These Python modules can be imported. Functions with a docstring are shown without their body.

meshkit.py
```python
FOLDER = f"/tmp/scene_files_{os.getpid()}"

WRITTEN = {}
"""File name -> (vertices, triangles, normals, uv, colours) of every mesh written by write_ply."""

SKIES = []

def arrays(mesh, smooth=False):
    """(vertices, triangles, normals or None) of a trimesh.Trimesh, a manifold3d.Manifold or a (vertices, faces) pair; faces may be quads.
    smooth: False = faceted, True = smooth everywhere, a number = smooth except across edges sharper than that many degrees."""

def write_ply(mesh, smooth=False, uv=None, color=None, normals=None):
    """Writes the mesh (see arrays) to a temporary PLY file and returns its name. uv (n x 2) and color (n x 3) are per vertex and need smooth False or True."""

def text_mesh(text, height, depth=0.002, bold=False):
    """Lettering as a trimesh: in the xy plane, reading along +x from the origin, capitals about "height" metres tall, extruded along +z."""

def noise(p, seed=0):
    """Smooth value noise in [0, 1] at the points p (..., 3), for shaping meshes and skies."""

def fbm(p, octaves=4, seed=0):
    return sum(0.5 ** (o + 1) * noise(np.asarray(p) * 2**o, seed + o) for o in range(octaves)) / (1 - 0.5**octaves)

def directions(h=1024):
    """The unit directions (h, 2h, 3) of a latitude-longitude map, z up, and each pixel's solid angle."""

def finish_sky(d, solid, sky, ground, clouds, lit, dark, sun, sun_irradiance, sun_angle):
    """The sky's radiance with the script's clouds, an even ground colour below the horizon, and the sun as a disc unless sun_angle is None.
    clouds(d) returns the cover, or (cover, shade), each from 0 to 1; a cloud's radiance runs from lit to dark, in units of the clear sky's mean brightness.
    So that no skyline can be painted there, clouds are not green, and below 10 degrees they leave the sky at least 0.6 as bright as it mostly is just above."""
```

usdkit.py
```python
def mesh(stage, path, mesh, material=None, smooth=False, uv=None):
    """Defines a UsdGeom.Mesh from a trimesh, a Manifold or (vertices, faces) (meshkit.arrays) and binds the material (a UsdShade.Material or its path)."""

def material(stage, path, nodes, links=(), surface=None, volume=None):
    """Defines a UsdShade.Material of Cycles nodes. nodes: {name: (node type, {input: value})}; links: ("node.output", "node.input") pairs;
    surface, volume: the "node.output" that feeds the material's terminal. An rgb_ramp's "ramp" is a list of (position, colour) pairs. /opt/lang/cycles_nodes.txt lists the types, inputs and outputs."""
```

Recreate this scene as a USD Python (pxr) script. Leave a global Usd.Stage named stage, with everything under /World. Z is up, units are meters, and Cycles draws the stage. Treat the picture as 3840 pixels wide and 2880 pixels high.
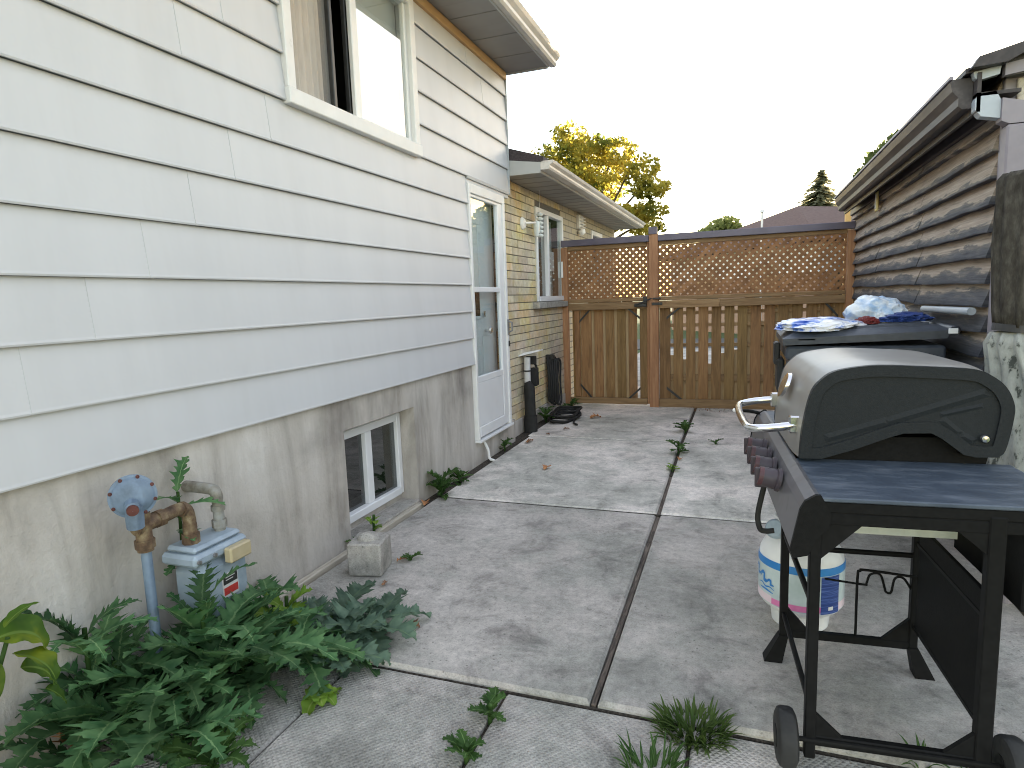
import math, random, colorsys
import numpy as np, trimesh, usdkit, meshkit
import manifold3d as m3
from shapely.geometry import Polygon, box as sbox
from pxr import Usd, UsdGeom, UsdLux, UsdShade, Sdf, Gf

stage = Usd.Stage.CreateInMemory()
UsdGeom.SetStageUpAxis(stage, UsdGeom.Tokens.z)
UsdGeom.SetStageMetersPerUnit(stage, 1.0)
UsdGeom.Xform.Define(stage, '/World')
PI = math.pi
# ---------------------------------------------------------------- camera, sky, sun, exposure
cam = UsdGeom.Camera.Define(stage, '/World/camera')
cam.CreateHorizontalApertureAttr(36.0); cam.CreateVerticalApertureAttr(27.0)
cam.CreateFocalLengthAttr(36.0 * 2365 / 3840)
cam.CreateClippingRangeAttr(Gf.Vec2f(0.05, 2000))
cam.CreateExposureAttr(3.55)
R = np.array([[0.93876672, 0.01222754, -0.34433637], [0.34270298, -0.13657028, 0.92946394], [-0.03566106, -0.99055492, -0.13239805]])
X, Yv, Z = R[:, 0], -R[:, 1], -R[:, 2]
cam.AddTransformOp().Set(Gf.Matrix4d(*X, 0, *Yv, 0, *Z, 0, 0, 0, 1.31, 1))
SUN_AZ, SUN_EL = math.radians(25), math.radians(3.6)
sd = (math.sin(SUN_AZ) * math.cos(SUN_EL), math.cos(SUN_AZ) * math.cos(SUN_EL), math.sin(SUN_EL))
VEIL, CLOUD = .55, (.68, .61, .665)
dome = UsdLux.DomeLight.Define(stage, '/World/sky')
skym = usdkit.material(stage, '/World/Looks/sky', {
    's': ('sky_texture', {'sky_type': 'single_scattering', 'sun_disc': False, 'sun_elevation': SUN_EL, 'sun_rotation': SUN_AZ, 'air_density': 1.0, 'aerosol_density': 0.5, 'ozone_density': 1.0}),
    # a thin, uneven veil of high evening cloud over the clear sky
    'tc': ('texture_coordinate', {}), 'mp': ('mapping', {'scale': (1., 1., 3.5)}), 'cn': ('noise_texture', {'scale': 1.6, 'detail': 5., 'roughness': .55}), 'cr': ('map_range', {'from_min': .3, 'from_max': .7, 'to_min': VEIL - .12, 'to_max': VEIL + .12}),
    'cm': ('mix_color', {'b': CLOUD}),
    'b': ('background_shader', {'strength': 0.15})}, [('tc.generated', 'mp.vector'), ('mp.vector', 'cn.vector'), ('cn.fac', 'cr.value'), ('cr.result', 'cm.fac'), ('s.color', 'cm.a'), ('cm.result', 'b.color')], surface='b.background')
UsdShade.MaterialBindingAPI.Apply(dome.GetPrim()).Bind(skym)
sun = UsdLux.DistantLight.Define(stage, '/World/sun')
sun.CreateIntensityAttr(0.7); sun.CreateAngleAttr(0.5); sun.CreateNormalizeAttr(True); sun.CreateColorAttr(Gf.Vec3f(1.0, 0.84, 0.62))
zax = np.array(sd); xax = np.cross([0, 0, 1], zax); xax /= np.linalg.norm(xax); yax = np.cross(zax, xax)
sun.AddTransformOp().Set(Gf.Matrix4d(*xax, 0, *yax, 0, *zax, 0, 0, 0, 0, 1))

# ---------------------------------------------------------------- helpers
class MB:
    def __init__(s): s.v, s.f, s.u, s.n = [], [], [], 0
    def add(s, v, f, uv=None):
        v = np.asarray(v, float); s.v.append(v); s.f.append(np.asarray(f, int) + s.n); s.n += len(v)
        s.u.append(np.zeros((len(v), 2)) if uv is None else np.asarray(uv, float)); return s
    def tm(s, m): return s.add(m.vertices, m.faces)
    def box(s, x0, x1, y0, y1, z0, z1):
        m = trimesh.creation.box(bounds=[[min(x0, x1), min(y0, y1), min(z0, z1)], [max(x0, x1), max(y0, y1), max(z0, z1)]])
        return s.tm(m)
    def rbox(s, x0, x1, y0, y1, z0, z1, r=.004): return s.tm(rbox(x0, x1, y0, y1, z0, z1, r))
    def tube(s, pts, r, n=10, caps=True): return s.tm(tube(pts, r, n, caps))
    def mesh(s): return np.vstack(s.v), np.vstack(s.f)
    def uv(s): return np.vstack(s.u)
def rbox(x0, x1, y0, y1, z0, z1, r=.004):
    (x0, x1), (y0, y1), (z0, z1) = sorted((x0, x1)), sorted((y0, y1)), sorted((z0, z1))
    r = min(r, (x1 - x0) * .45, (y1 - y0) * .45, (z1 - z0) * .45); p = []
    for sx in (0, 1):
        for sy in (0, 1):
            for sz in (0, 1):
                c = np.array([(x0, x1)[sx], (y0, y1)[sy], (z0, z1)[sz]]); d = np.array([1 - 2 * sx, 1 - 2 * sy, 1 - 2 * sz]) * r
                p += [c + d * (0, 1, 1), c + d * (1, 0, 1), c + d * (1, 1, 0)]
    return trimesh.convex.convex_hull(np.array(p))
def tube(pts, r, n=10, caps=True):
    pts = np.asarray(pts, float); k = len(pts); rr = np.atleast_1d(np.asarray(r, float)); rr = np.interp(np.linspace(0, 1, k), np.linspace(0, 1, len(rr)), rr) if len(rr) > 1 else np.full(k, rr[0])
    t = np.gradient(pts, axis=0); t /= np.linalg.norm(t, axis=1, keepdims=True) + 1e-12
    a = np.array([0, 0, 1.]) if abs(t[0][2]) < .9 else np.array([1., 0, 0])
    nrm = np.cross(t[0], a); nrm /= np.linalg.norm(nrm); V, th = [], np.linspace(0, 2 * PI, n, endpoint=False)
    for i in range(k):
        nrm = nrm - t[i] * (nrm @ t[i]); nrm /= np.linalg.norm(nrm) + 1e-12; b = np.cross(t[i], nrm)
        V.append(pts[i] + rr[i] * (np.cos(th)[:, None] * nrm + np.sin(th)[:, None] * b))
    V = np.vstack(V); F = []
    for i in range(k - 1):
        for j in range(n):
            a0, b0, c0, d0 = i * n + j, i * n + (j + 1) % n, (i + 1) * n + (j + 1) % n, (i + 1) * n + j
            F += [[a0, b0, c0], [a0, c0, d0]]
    if caps:
        V = np.vstack([V, pts[:1], pts[-1:]]); m = k * n
        for j in range(n): F += [[m, (j + 1) % n, j], [m + 1, (k - 1) * n + j, (k - 1) * n + (j + 1) % n]]
    return trimesh.Trimesh(V, F, process=False)
def smooth_path(pts, per=6):
    pts = np.asarray(pts, float); P = np.vstack([2 * pts[0] - pts[1], pts, 2 * pts[-1] - pts[-2]]); out = []
    for i in range(1, len(P) - 2):
        for t in np.linspace(0, 1, per, endpoint=False):
            a, b, c, d = P[i - 1], P[i], P[i + 1], P[i + 2]
            out.append(.5 * (2 * b + (c - a) * t + (2 * a - 5 * b + 4 * c - d) * t * t + (-a + 3 * b - 3 * c + d) * t ** 3))
    return np.array(out + [pts[-1]])
def lathe(prof, n=32, center=(0, 0, 0), axis=(0, 0, 1)):
    prof = np.asarray(prof, float); th = np.linspace(0, 2 * PI, n, endpoint=False); k = len(prof)
    V = np.array([[r * math.cos(t), r * math.sin(t), z] for r, z in prof for t in th]); F = []
    for i in range(k - 1):
        for j in range(n):
            a0, b0, c0, d0 = i * n + j, i * n + (j + 1) % n, (i + 1) * n + (j + 1) % n, (i + 1) * n + j
            F += [[a0, b0, c0], [a0, c0, d0]]
    m = trimesh.Trimesh(V, F, process=False)
    T = trimesh.geometry.align_vectors([0, 0, 1], np.array(axis, float) / np.linalg.norm(axis)); m.apply_transform(T); m.apply_translation(center)
    return m
def prism(poly, lo, hi, plane):
    """poly: 2-D points; plane 'xz' extrudes along y, 'yz' along x, 'xy' along z."""
    P = poly if isinstance(poly, Polygon) else Polygon(poly)
    out = []
    for g in getattr(P, 'geoms', [P]):
        if g.is_empty or g.area < 1e-9: continue
        m = trimesh.creation.extrude_polygon(g, hi - lo, engine='earcut'); v = m.vertices.copy(); a, b, c = v[:, 0], v[:, 1], v[:, 2] + lo
        if plane == 'xz': v = np.stack([a, c, b], 1)
        elif plane == 'yz': v = np.stack([c, a, b], 1)
        else: v = np.stack([a, b, c], 1)
        m = trimesh.Trimesh(v, m.faces, process=False)
        if m.volume < 0: m.invert()
        out.append(m)
    return trimesh.util.concatenate(out)
def mbox(x0, x1, y0, y1, z0, z1): return m3.Manifold.cube([x1 - x0, y1 - y0, z1 - z0]).translate([x0, y0, z0])
def rot_dir(a, el): return np.array([math.cos(el) * math.cos(a), math.cos(el) * math.sin(a), math.sin(el)])

used, origin = {}, {}
def numbered(parent, name):
    k = (parent, name); n = used.get(k, 0); used[k] = n + 1
    return name if n == 0 else f'{name}_{n:03d}'
def tagp(p, label=None, cat=None, group=None, kind=None):
    for k, v in (('label', label), ('category', cat), ('group', group), ('kind', kind)):
        if v: p.SetCustomDataByKey(k, v)
def thing(name, label, cat, loc=(0, 0, 0), rotz=0, group=None, kind=None):
    path = '/World/' + numbered('/World', name); x = UsdGeom.Xform.Define(stage, path)
    x.AddTranslateOp().Set(Gf.Vec3d(*map(float, loc)))
    if rotz: x.AddRotateZOp().Set(float(rotz))
    origin[path] = np.array(loc, float); tagp(x.GetPrim(), label, cat, group, kind); return path
def arr(m, smooth):
    if isinstance(m, MB): return m.mesh()
    return m
def obj(name, m, mat, parent=None, smooth=False, uv=None, label=None, kind=None, cat=None, group=None, local=False):
    par = parent or '/World'; path = par + '/' + numbered(par, name)
    v, f, _ = meshkit.arrays(arr(m, smooth), False)
    if parent and not local:
        root = '/'.join(parent.split('/')[:3]); v = v - origin.get(root, 0)
    p = usdkit.mesh(stage, path, (v, f), MATS[mat], smooth=smooth, uv=uv)
    tagp(p.GetPrim(), label, cat, group, kind); return path

# ---------------------------------------------------------------- materials
MATS = {}
def M(name, cols, scale=6., stretch=(1, 1, 1), rough=.6, detail=6., bump=0., bscale=90., bstretch=None, rand=0., hrand=0., spec=None, metal=0., coat=0., dist=0., cols2=None, scale2=1.2, fac2=.5, dirt=None, rrough=0., nrough=.62, coord='geometry.position', extra=None, space=None):
    """A principled material: fine noise through a colour ramp, a second large noise tint, variation per object, bump."""
    n, l = {}, []
    if coord == 'object': n['c'] = ('texture_coordinate', {}); src = 'c.object'
    else: n['c'] = ('geometry', {}); src = 'c.position'
    n['m'] = ('mapping', {'scale': stretch}); l.append((src, 'm.vector'))
    n['n'] = ('noise_texture', {'scale': scale, 'detail': detail, 'roughness': nrough, 'distortion': dist}); l.append(('m.vector', 'n.vector'))
    n['r'] = ('rgb_ramp', {'ramp': cols}); l.append(('n.fac', 'r.fac')); out = 'r.color'
    if cols2:
        n['n2'] = ('noise_texture', {'scale': scale2, 'detail': 5., 'roughness': .6}); l.append((src if not dirt else 'm.vector', 'n2.vector'))
        n['r2'] = ('rgb_ramp', {'ramp': cols2}); l.append(('n2.fac', 'r2.fac'))
        n['mx'] = ('mix_color', {'blend_type': 'multiply', 'fac': fac2}); l += [(out, 'mx.a'), ('r2.color', 'mx.b')]; out = 'mx.result'
    if rand or hrand:
        n['oi'] = ('object_info', {}); n['mr'] = ('map_range', {'from_min': 0., 'from_max': 1., 'to_min': 1 - rand, 'to_max': 1 + rand}); l.append(('oi.random', 'mr.value'))
        n['h'] = ('hsv', {'hue': .5, 'saturation': 1., 'value': 1., 'fac': 1.}); l += [(out, 'h.color'), ('mr.result', 'h.value')]
        if hrand:
            n['w'] = ('white_noise_texture', {'dimensions': '1D'}); l.append(('oi.random', 'w.w'))
            n['mr2'] = ('map_range', {'from_min': 0., 'from_max': 1., 'to_min': .5 - hrand, 'to_max': .5 + hrand}); l += [('w.value', 'mr2.value'), ('mr2.result', 'h.hue')]
        out = 'h.color'
    p = {'roughness': rough, 'metallic': metal}
    if spec is not None: p['specular_ior_level'] = spec
    if coat: p['coat_weight'] = coat; p['coat_roughness'] = .12
    n['p'] = ('principled_bsdf', p); l.append((out, 'p.base_color'))
    if rrough:
        n['rr'] = ('map_range', {'from_min': .3, 'from_max': .7, 'to_min': rough - rrough, 'to_max': rough + rrough}); l += [('n.fac', 'rr.value'), ('rr.result', 'p.roughness')]
    if bump:
        n['bm'] = ('mapping', {'scale': bstretch or stretch}); l.append((src, 'bm.vector'))
        n['bn'] = ('noise_texture', {'scale': bscale, 'detail': 5., 'roughness': .65}); l.append(('bm.vector', 'bn.vector'))
        n['b'] = ('bump', {'strength': 1., 'distance': bump}); l += [('bn.fac', 'b.height'), ('b.normal', 'p.normal')]
    MATS[name] = usdkit.material(stage, '/World/Looks/' + name, n, l, surface='p.BSDF')
def c(*a): return tuple(a)
def g(x, w=0.): return (x * (1 + w), x, x * (1 - w))

# concrete slab: grain, darker wet-looking blotches, pale scuffs, pits
def concrete(name, base, pattern=0., dark=.55, pit=1.):
    n = {'c': ('geometry', {}), 'n1': ('noise_texture', {'scale': 1.1, 'detail': 9., 'roughness': .68}), 'n2': ('noise_texture', {'scale': 34., 'detail': 6., 'roughness': .7}),
         'n3': ('noise_texture', {'scale': 4.2, 'detail': 7., 'roughness': .7, 'distortion': .6}), 'n4': ('noise_texture', {'scale': 170., 'detail': 3., 'roughness': .6}),
         'r1': ('rgb_ramp', {'ramp': [(.33, (base * dark * 1.05, base * dark * 1.01, base * dark * .90)), (.45, (base * .84, base * .81, base * .73)), (.54, g(base * 1.02, .085)), (.66, g(base * 1.25, .08))]}),
         'r2': ('rgb_ramp', {'ramp': [(.28, g(.42)), (.40, g(.80)), (.60, g(1.06)), (.74, g(1.25))]}),
         'r3': ('rgb_ramp', {'ramp': [(.34, g(.55)), (.46, g(.92)), (.68, g(1.18))]}),
         'r4': ('rgb_ramp', {'ramp': [(.3, g(.68)), (.46, g(.97)), (.68, g(1.12))]}),
         'vo': ('voronoi_texture', {'scale': 34., 'randomness': 1.}), 'rv': ('rgb_ramp', {'ramp': [(.0, g(.45)), (.11, g(.6)), (.17, g(1.))]}),
         'nm': ('noise_texture', {'scale': 1.6, 'detail': 3.}), 'rm': ('map_range', {'from_min': .42, 'from_max': .58, 'to_min': 0., 'to_max': pit}),
         'oi': ('object_info', {}), 'mr': ('map_range', {'from_min': 0., 'from_max': 1., 'to_min': .9, 'to_max': 1.1}), 'h': ('hsv', {'hue': .5, 'saturation': 1., 'value': 1., 'fac': 1.}),
         'a': ('mix_color', {'blend_type': 'multiply', 'fac': .7}), 'b': ('mix_color', {'blend_type': 'multiply', 'fac': .9}), 'd': ('mix_color', {'blend_type': 'multiply', 'fac': .8}), 'e': ('mix_color', {'blend_type': 'multiply', 'fac': 1.}),
         'p': ('principled_bsdf', {'roughness': .88, 'specular_ior_level': .3}),
         'hm': ('math', {'math_type': 'add'}), 'hm2': ('math', {'math_type': 'multiply_add', 'value2': .35}), 'bu': ('bump', {'strength': 1., 'distance': .0035})}
    l = [('c.position', k + '.vector') for k in ('n1', 'n2', 'n3', 'n4', 'vo', 'nm')] + [('n1.fac', 'r1.fac'), ('n2.fac', 'r2.fac'), ('n3.fac', 'r3.fac'), ('n4.fac', 'r4.fac'), ('vo.distance', 'rv.fac'), ('nm.fac', 'rm.value'),
         ('r1.color', 'a.a'), ('r2.color', 'a.b'), ('a.result', 'b.a'), ('r3.color', 'b.b'), ('b.result', 'd.a'), ('r4.color', 'd.b'), ('d.result', 'e.a'), ('rv.color', 'e.b'), ('rm.result', 'e.fac'),
         ('oi.random', 'mr.value'), ('mr.result', 'h.value'), ('e.result', 'h.color'), ('h.color', 'p.base_color'), ('n2.fac', 'hm.value1'), ('n4.fac', 'hm2.value1'), ('hm2.value', 'hm.value2'), ('n3.fac', 'hm2.value3'), ('bu.normal', 'p.normal')]
    if pattern:
        for k, ang in (('wa', .7), ('wb', -.87)):
            n[k + 'm'] = ('mapping', {'rotation': (0, 0, ang)}); n[k] = ('wave_texture', {'wave_type': 'bands', 'bands_direction': 'x', 'profile': 'sine', 'scale': 22., 'distortion': .4, 'detail': 1.})
            l += [('c.position', k + 'm.vector'), (k + 'm.vector', k + '.vector')]
        n['wm'] = ('math', {'math_type': 'minimum'}); n['wk'] = ('math', {'math_type': 'multiply_add', 'value2': pattern}); l += [('wa.fac', 'wm.value1'), ('wb.fac', 'wm.value2'), ('wm.value', 'wk.value1'), ('hm.value', 'wk.value3'), ('wk.value', 'bu.height')]
    else: l.append(('hm.value', 'bu.height'))
    MATS[name] = usdkit.material(stage, '/World/Looks/' + name, n, l, surface='p.BSDF')
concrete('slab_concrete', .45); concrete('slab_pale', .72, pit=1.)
concrete('paver_concrete', .50, pattern=1.1, pit=.4)
concrete('block_concrete', .42)
M('foundation', [(.28, c(.33, .305, .275)), (.45, c(.49, .46, .425)), (.58, c(.57, .54, .505)), (.72, c(.68, .655, .625))], scale=2.6, stretch=(2.2, 2.2, .42), rough=.9, detail=10., bump=.006, bscale=30., bstretch=(1, 1, .8), cols2=[(.32, c(.55, .53, .51)), (.47, c(.93, .91, .88)), (.65, c(1.08, 1.08, 1.08))], scale2=1.3, fac2=.9, dist=.5)
M('siding', [(.3, c(.575, .58, .595)), (.7, c(.635, .64, .655))], scale=1.1, stretch=(1, 2.2, .35), rough=.42, bump=.002, bscale=2.2, bstretch=(1, 1, 1.6), spec=.4, rand=.015, cols2=[(.3, c(.90, .895, .88)), (.46, c(.985, .985, .98)), (.6, c(1, 1, 1))], scale2=3.2, fac2=.3, dirt=True)
M('white_paint', [(.3, c(.74, .74, .73)), (.7, c(.82, .82, .81))], scale=8, rough=.4, bump=.0006, bscale=60)
M('worn_white', [(.28, c(.42, .40, .37)), (.36, c(.74, .735, .72)), (.7, c(.80, .80, .79))], scale=7, stretch=(1, 1.2, 1), rough=.5, bump=.0012, bscale=50)
M('vinyl', [(.3, c(.76, .77, .78)), (.7, c(.82, .83, .84))], scale=4, rough=.3)
M('soffit_metal', [(.3, c(.25, .235, .22)), (.7, c(.30, .285, .27))], scale=3, rough=.5, rand=.05)
M('grey_trim', [(.3, c(.42, .43, .43)), (.7, c(.48, .49, .49))], scale=3, rough=.45)
M('gutter_beige', [(.28, c(.46, .43, .40)), (.5, c(.66, .63, .59)), (.75, c(.73, .70, .67))], scale=4, stretch=(3, .5, 3), rough=.4)
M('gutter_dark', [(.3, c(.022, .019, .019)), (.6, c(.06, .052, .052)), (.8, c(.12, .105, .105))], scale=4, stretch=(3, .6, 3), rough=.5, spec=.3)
M('frieze_wood', [(.3, c(.45, .28, .13)), (.7, c(.60, .40, .2))], scale=6, stretch=(4, .5, 4), rough=.6)
M('shingle', [(.3, c(.035, .03, .035)), (.7, c(.09, .075, .08))], scale=60, rough=.95, bump=.004, bscale=120, rand=.25)
M('roof_brown', [(.3, c(.075, .05, .046)), (.7, c(.12, .085, .078))], scale=9, stretch=(1, 1, 6), rough=.95, spec=.05, rand=.1)
M('brick', [(.3, c(.52, .445, .32)), (.52, c(.64, .565, .43)), (.7, c(.70, .64, .52))], scale=14, rough=.9, bump=.003, bscale=90, rand=.14, hrand=.02, cols2=[(.36, c(.80, .80, .84)), (.5, c(1, .98, .9)), (.6, c(1.06, .93, .58)), (.72, c(1.02, .98, .9))], scale2=1.9, fac2=.9)
M('mortar', [(.3, g(.12, .03)), (.7, g(.18, .03))], scale=60, rough=.95, bump=.003)
n_ = MATS
MATS['far_brick'] = usdkit.material(stage, '/World/Looks/far_brick', {'c': ('geometry', {}), 's': ('separate_xyz', {}), 'k': ('combine_xyz', {}), 'b': ('brick_texture', {'color1': (.5, .43, .29), 'color2': (.43, .38, .3), 'mortar': (.2, .18, .15), 'scale': 1., 'brick_width': .29, 'row_height': .0755, 'mortar_size': .007}), 'p': ('principled_bsdf', {'roughness': .9})},
    [('c.position', 's.vector'), ('s.y', 'k.x'), ('s.z', 'k.y'), ('k.vector', 'b.vector'), ('b.color', 'p.base_color')], surface='p.BSDF')
M('neighbor_brick', [(.3, c(.24, .15, .11)), (.7, c(.34, .23, .17))], scale=20, rough=.95)
wood = dict(rough=.75, detail=8., bump=.0022, bscale=34., dist=.8, nrough=.7)
M('fence_wood', [(.28, c(.115, .06, .021)), (.48, c(.235, .13, .048)), (.7, c(.35, .205, .085))], scale=5, stretch=(7, 7, .55), bstretch=(7, 7, .4), rand=.2, hrand=.012, **wood)
M('fence_rail', [(.28, c(.15, .085, .035)), (.48, c(.255, .155, .072)), (.7, c(.35, .23, .115))], scale=5, stretch=(.55, 7, 7), bstretch=(.4, 7, 7), rand=.14, **wood)
M('lattice_wood', [(.28, c(.19, .085, .032)), (.5, c(.285, .138, .056)), (.7, c(.36, .19, .085))], scale=7, stretch=(2, 2, 2), rough=.75, rand=.18, bump=.001, bscale=60)
M('post_wood', [(.28, c(.24, .11, .05)), (.5, c(.35, .175, .085)), (.7, c(.44, .25, .13))], scale=5, stretch=(6, 6, .45), bstretch=(7, 7, .4), **wood)
M('cap_purple', [(.3, c(.085, .075, .105)), (.7, c(.125, .11, .15))], scale=5, rough=.35)
M('black_metal', [(.3, g(.016)), (.7, g(.03))], scale=20, rough=.4)
M('black_rubber', [(.3, g(.007)), (.7, g(.016))], scale=30, rough=.75, bump=.001)
M('dirt', [(.3, c(.035, .025, .018)), (.7, c(.1, .075, .05))], scale=40, rough=1., bump=.006, bscale=120)
M('joint_dirt', [(.3, c(.02, .016, .012)), (.55, c(.06, .048, .036)), (.7, c(.15, .125, .10))], scale=70, rough=1., bump=.006, bscale=160)
M('lawn', [(.3, c(.04, .07, .02)), (.7, c(.09, .13, .04))], scale=14, rough=.95, bump=.02, bscale=60)
M('asphalt', [(.3, g(.06)), (.7, g(.1))], scale=50, rough=.9)
M('old_lumber', [(.3, c(.36, .31, .24)), (.5, c(.5, .45, .37)), (.7, c(.6, .55, .47))], scale=6, stretch=(8, .5, 8), bstretch=(8, .5, 8), **wood)
M('tan_board', [(.28, c(.28, .18, .09)), (.48, c(.40, .28, .15)), (.7, c(.5, .37, .22))], scale=5, stretch=(7, 7, .55), bstretch=(7, 7, .4), **wood)
M('joint_wood', [(.36, c(.02, .015, .012)), (.5, c(.09, .068, .052)), (.7, c(.22, .175, .14))], scale=7, stretch=(8, .7, 8), bstretch=(8, .5, 8), **wood)
M('grill_black', [(.3, g(.005)), (.7, g(.009))], scale=60, rough=.6, spec=.1, bump=.0006, bscale=400)
M('grill_frame', [(.3, g(.004)), (.7, g(.008))], scale=40, rough=.5, spec=.12)
M('lid_paint', [(.3, c(.17, .162, .15)), (.7, c(.21, .20, .187))], scale=9, rough=.37, rrough=.04, spec=1., bump=.0002, bscale=300)
M('cast_grey', [(.3, c(.009, .0112, .013)), (.7, c(.015, .0175, .02))], scale=120, rough=.5, spec=.2, bump=.0010, bscale=320)
M('shelf_blue', [(.3, c(.03, .04, .058)), (.5, c(.048, .064, .088)), (.7, c(.11, .13, .16))], scale=9, stretch=(.7, 2.2, 1), rough=.48, rrough=.1, bump=.0004, bscale=200)
M('panel_grey', [(.3, c(.05, .048, .05)), (.7, c(.10, .095, .10))], scale=14, rough=.38, rrough=.06, cols2=[(.55, c(1, 1, 1)), (.72, c(2.2, 2.2, 2.3))], scale2=5., fac2=.5)
M('knob', [(.3, c(.032, .024, .03)), (.7, c(.055, .042, .05))], scale=30, rough=.5)
M('knob_red', [(.3, c(.055, .02, .023)), (.7, c(.075, .028, .03))], scale=30, rough=.5)
M('chrome', [(.3, g(.72)), (.7, g(.8))], scale=20, rough=.16, rrough=.05, metal=1.)
M('galv', [(.3, c(.58, .63, .58)), (.7, c(.72, .77, .72))], scale=30, rough=.4)
M('tank_white', [(.3, g(.68)), (.7, g(.78))], scale=10, rough=.35)
M('tank_label', [(.3, c(.42, .5, .5)), (.7, c(.54, .61, .62))], scale=18, rough=.4)
M('tank_blue', [(.3, c(.02, .16, .45)), (.7, c(.04, .22, .52))], scale=12, rough=.4)
M('tank_navy', [(.44, c(.012, .03, .14)), (.5, c(.02, .05, .2)), (.6, c(.09, .14, .34))], scale=5, stretch=(1, 1, 60), rough=.4)
M('tank_pink', [(.3, c(.62, .14, .34)), (.7, c(.7, .24, .44))], scale=8, rough=.4)
M('tank_palepink', [(.3, c(.70, .55, .6)), (.7, c(.75, .62, .66))], scale=8, rough=.4)
M('bin_plastic', [(.3, c(.022, .026, .034)), (.7, c(.045, .052, .065))], scale=20, rough=.38, bump=.0006, bscale=200)
M('bin_dark', [(.3, g(.01)), (.7, g(.018))], scale=20, rough=.5)
M('bag_white', [(.3, c(.66, .67, .72)), (.7, c(.8, .8, .82))], scale=6, rough=.3)
M('bag_print', [(.40, c(.02, .07, .35)), (.47, c(.1, .2, .55)), (.52, c(.7, .72, .78)), (.7, c(.78, .77, .74))], scale=7, rough=.3)
M('bag_clear', [(.40, c(.35, .5, .7)), (.55, c(.7, .76, .82)), (.7, c(.78, .8, .82))], scale=9, rough=.22)
M('bag_blue', [(.3, c(.012, .025, .10)), (.7, c(.03, .06, .22))], scale=9, rough=.3)
M('bag_red', [(.3, c(.10, .012, .012)), (.7, c(.16, .03, .03))], scale=9, rough=.4)
M('gas_blue', [(.32, c(.10, .14, .19)), (.5, c(.16, .22, .30)), (.7, c(.21, .28, .36))], scale=9, rough=.5, bump=.001, bscale=80)
M('gas_grey', [(.32, c(.22, .28, .34)), (.5, c(.33, .40, .47)), (.7, c(.38, .45, .52))], scale=6, rough=.5, bump=.001, bscale=50)
M('rust', [(.32, c(.045, .024, .014)), (.5, c(.13, .08, .045)), (.62, c(.22, .165, .09)), (.75, c(.34, .29, .2))], scale=22, rough=.7, bump=.002, bscale=90)
M('rust_pipe', [(.32, c(.12, .10, .075)), (.5, c(.25, .235, .2)), (.7, c(.32, .33, .32))], scale=16, rough=.7, bump=.002, bscale=90)
M('rust_red', [(.3, c(.06, .018, .015)), (.7, c(.12, .04, .03))], scale=30, rough=.8)
M('tan_plastic', [(.3, c(.42, .34, .2)), (.7, c(.5, .43, .28))], scale=12, rough=.5)
M('label_black', [(.3, g(.015)), (.7, g(.03))], scale=30, rough=.4)
M('label_red', [(.3, c(.42, .03, .03)), (.7, c(.5, .06, .05))], scale=30, rough=.4)
M('label_silver', [(.3, g(.55)), (.7, g(.65))], scale=30, rough=.35)
M('lead', [(.3, c(.25, .25, .26)), (.7, c(.35, .35, .36))], scale=20, rough=.35, metal=.8)
M('lamp_glass', [(.3, c(.62, .68, .70)), (.7, c(.72, .77, .78))], scale=20, rough=.15)
M('yellow_plastic', [(.3, c(.62, .48, .16)), (.7, c(.7, .58, .24))], scale=20, rough=.5)
M('sunlit_wood', [(.3, c(.62, .36, .1)), (.7, c(.72, .45, .16))], scale=20, rough=.6)
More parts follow.
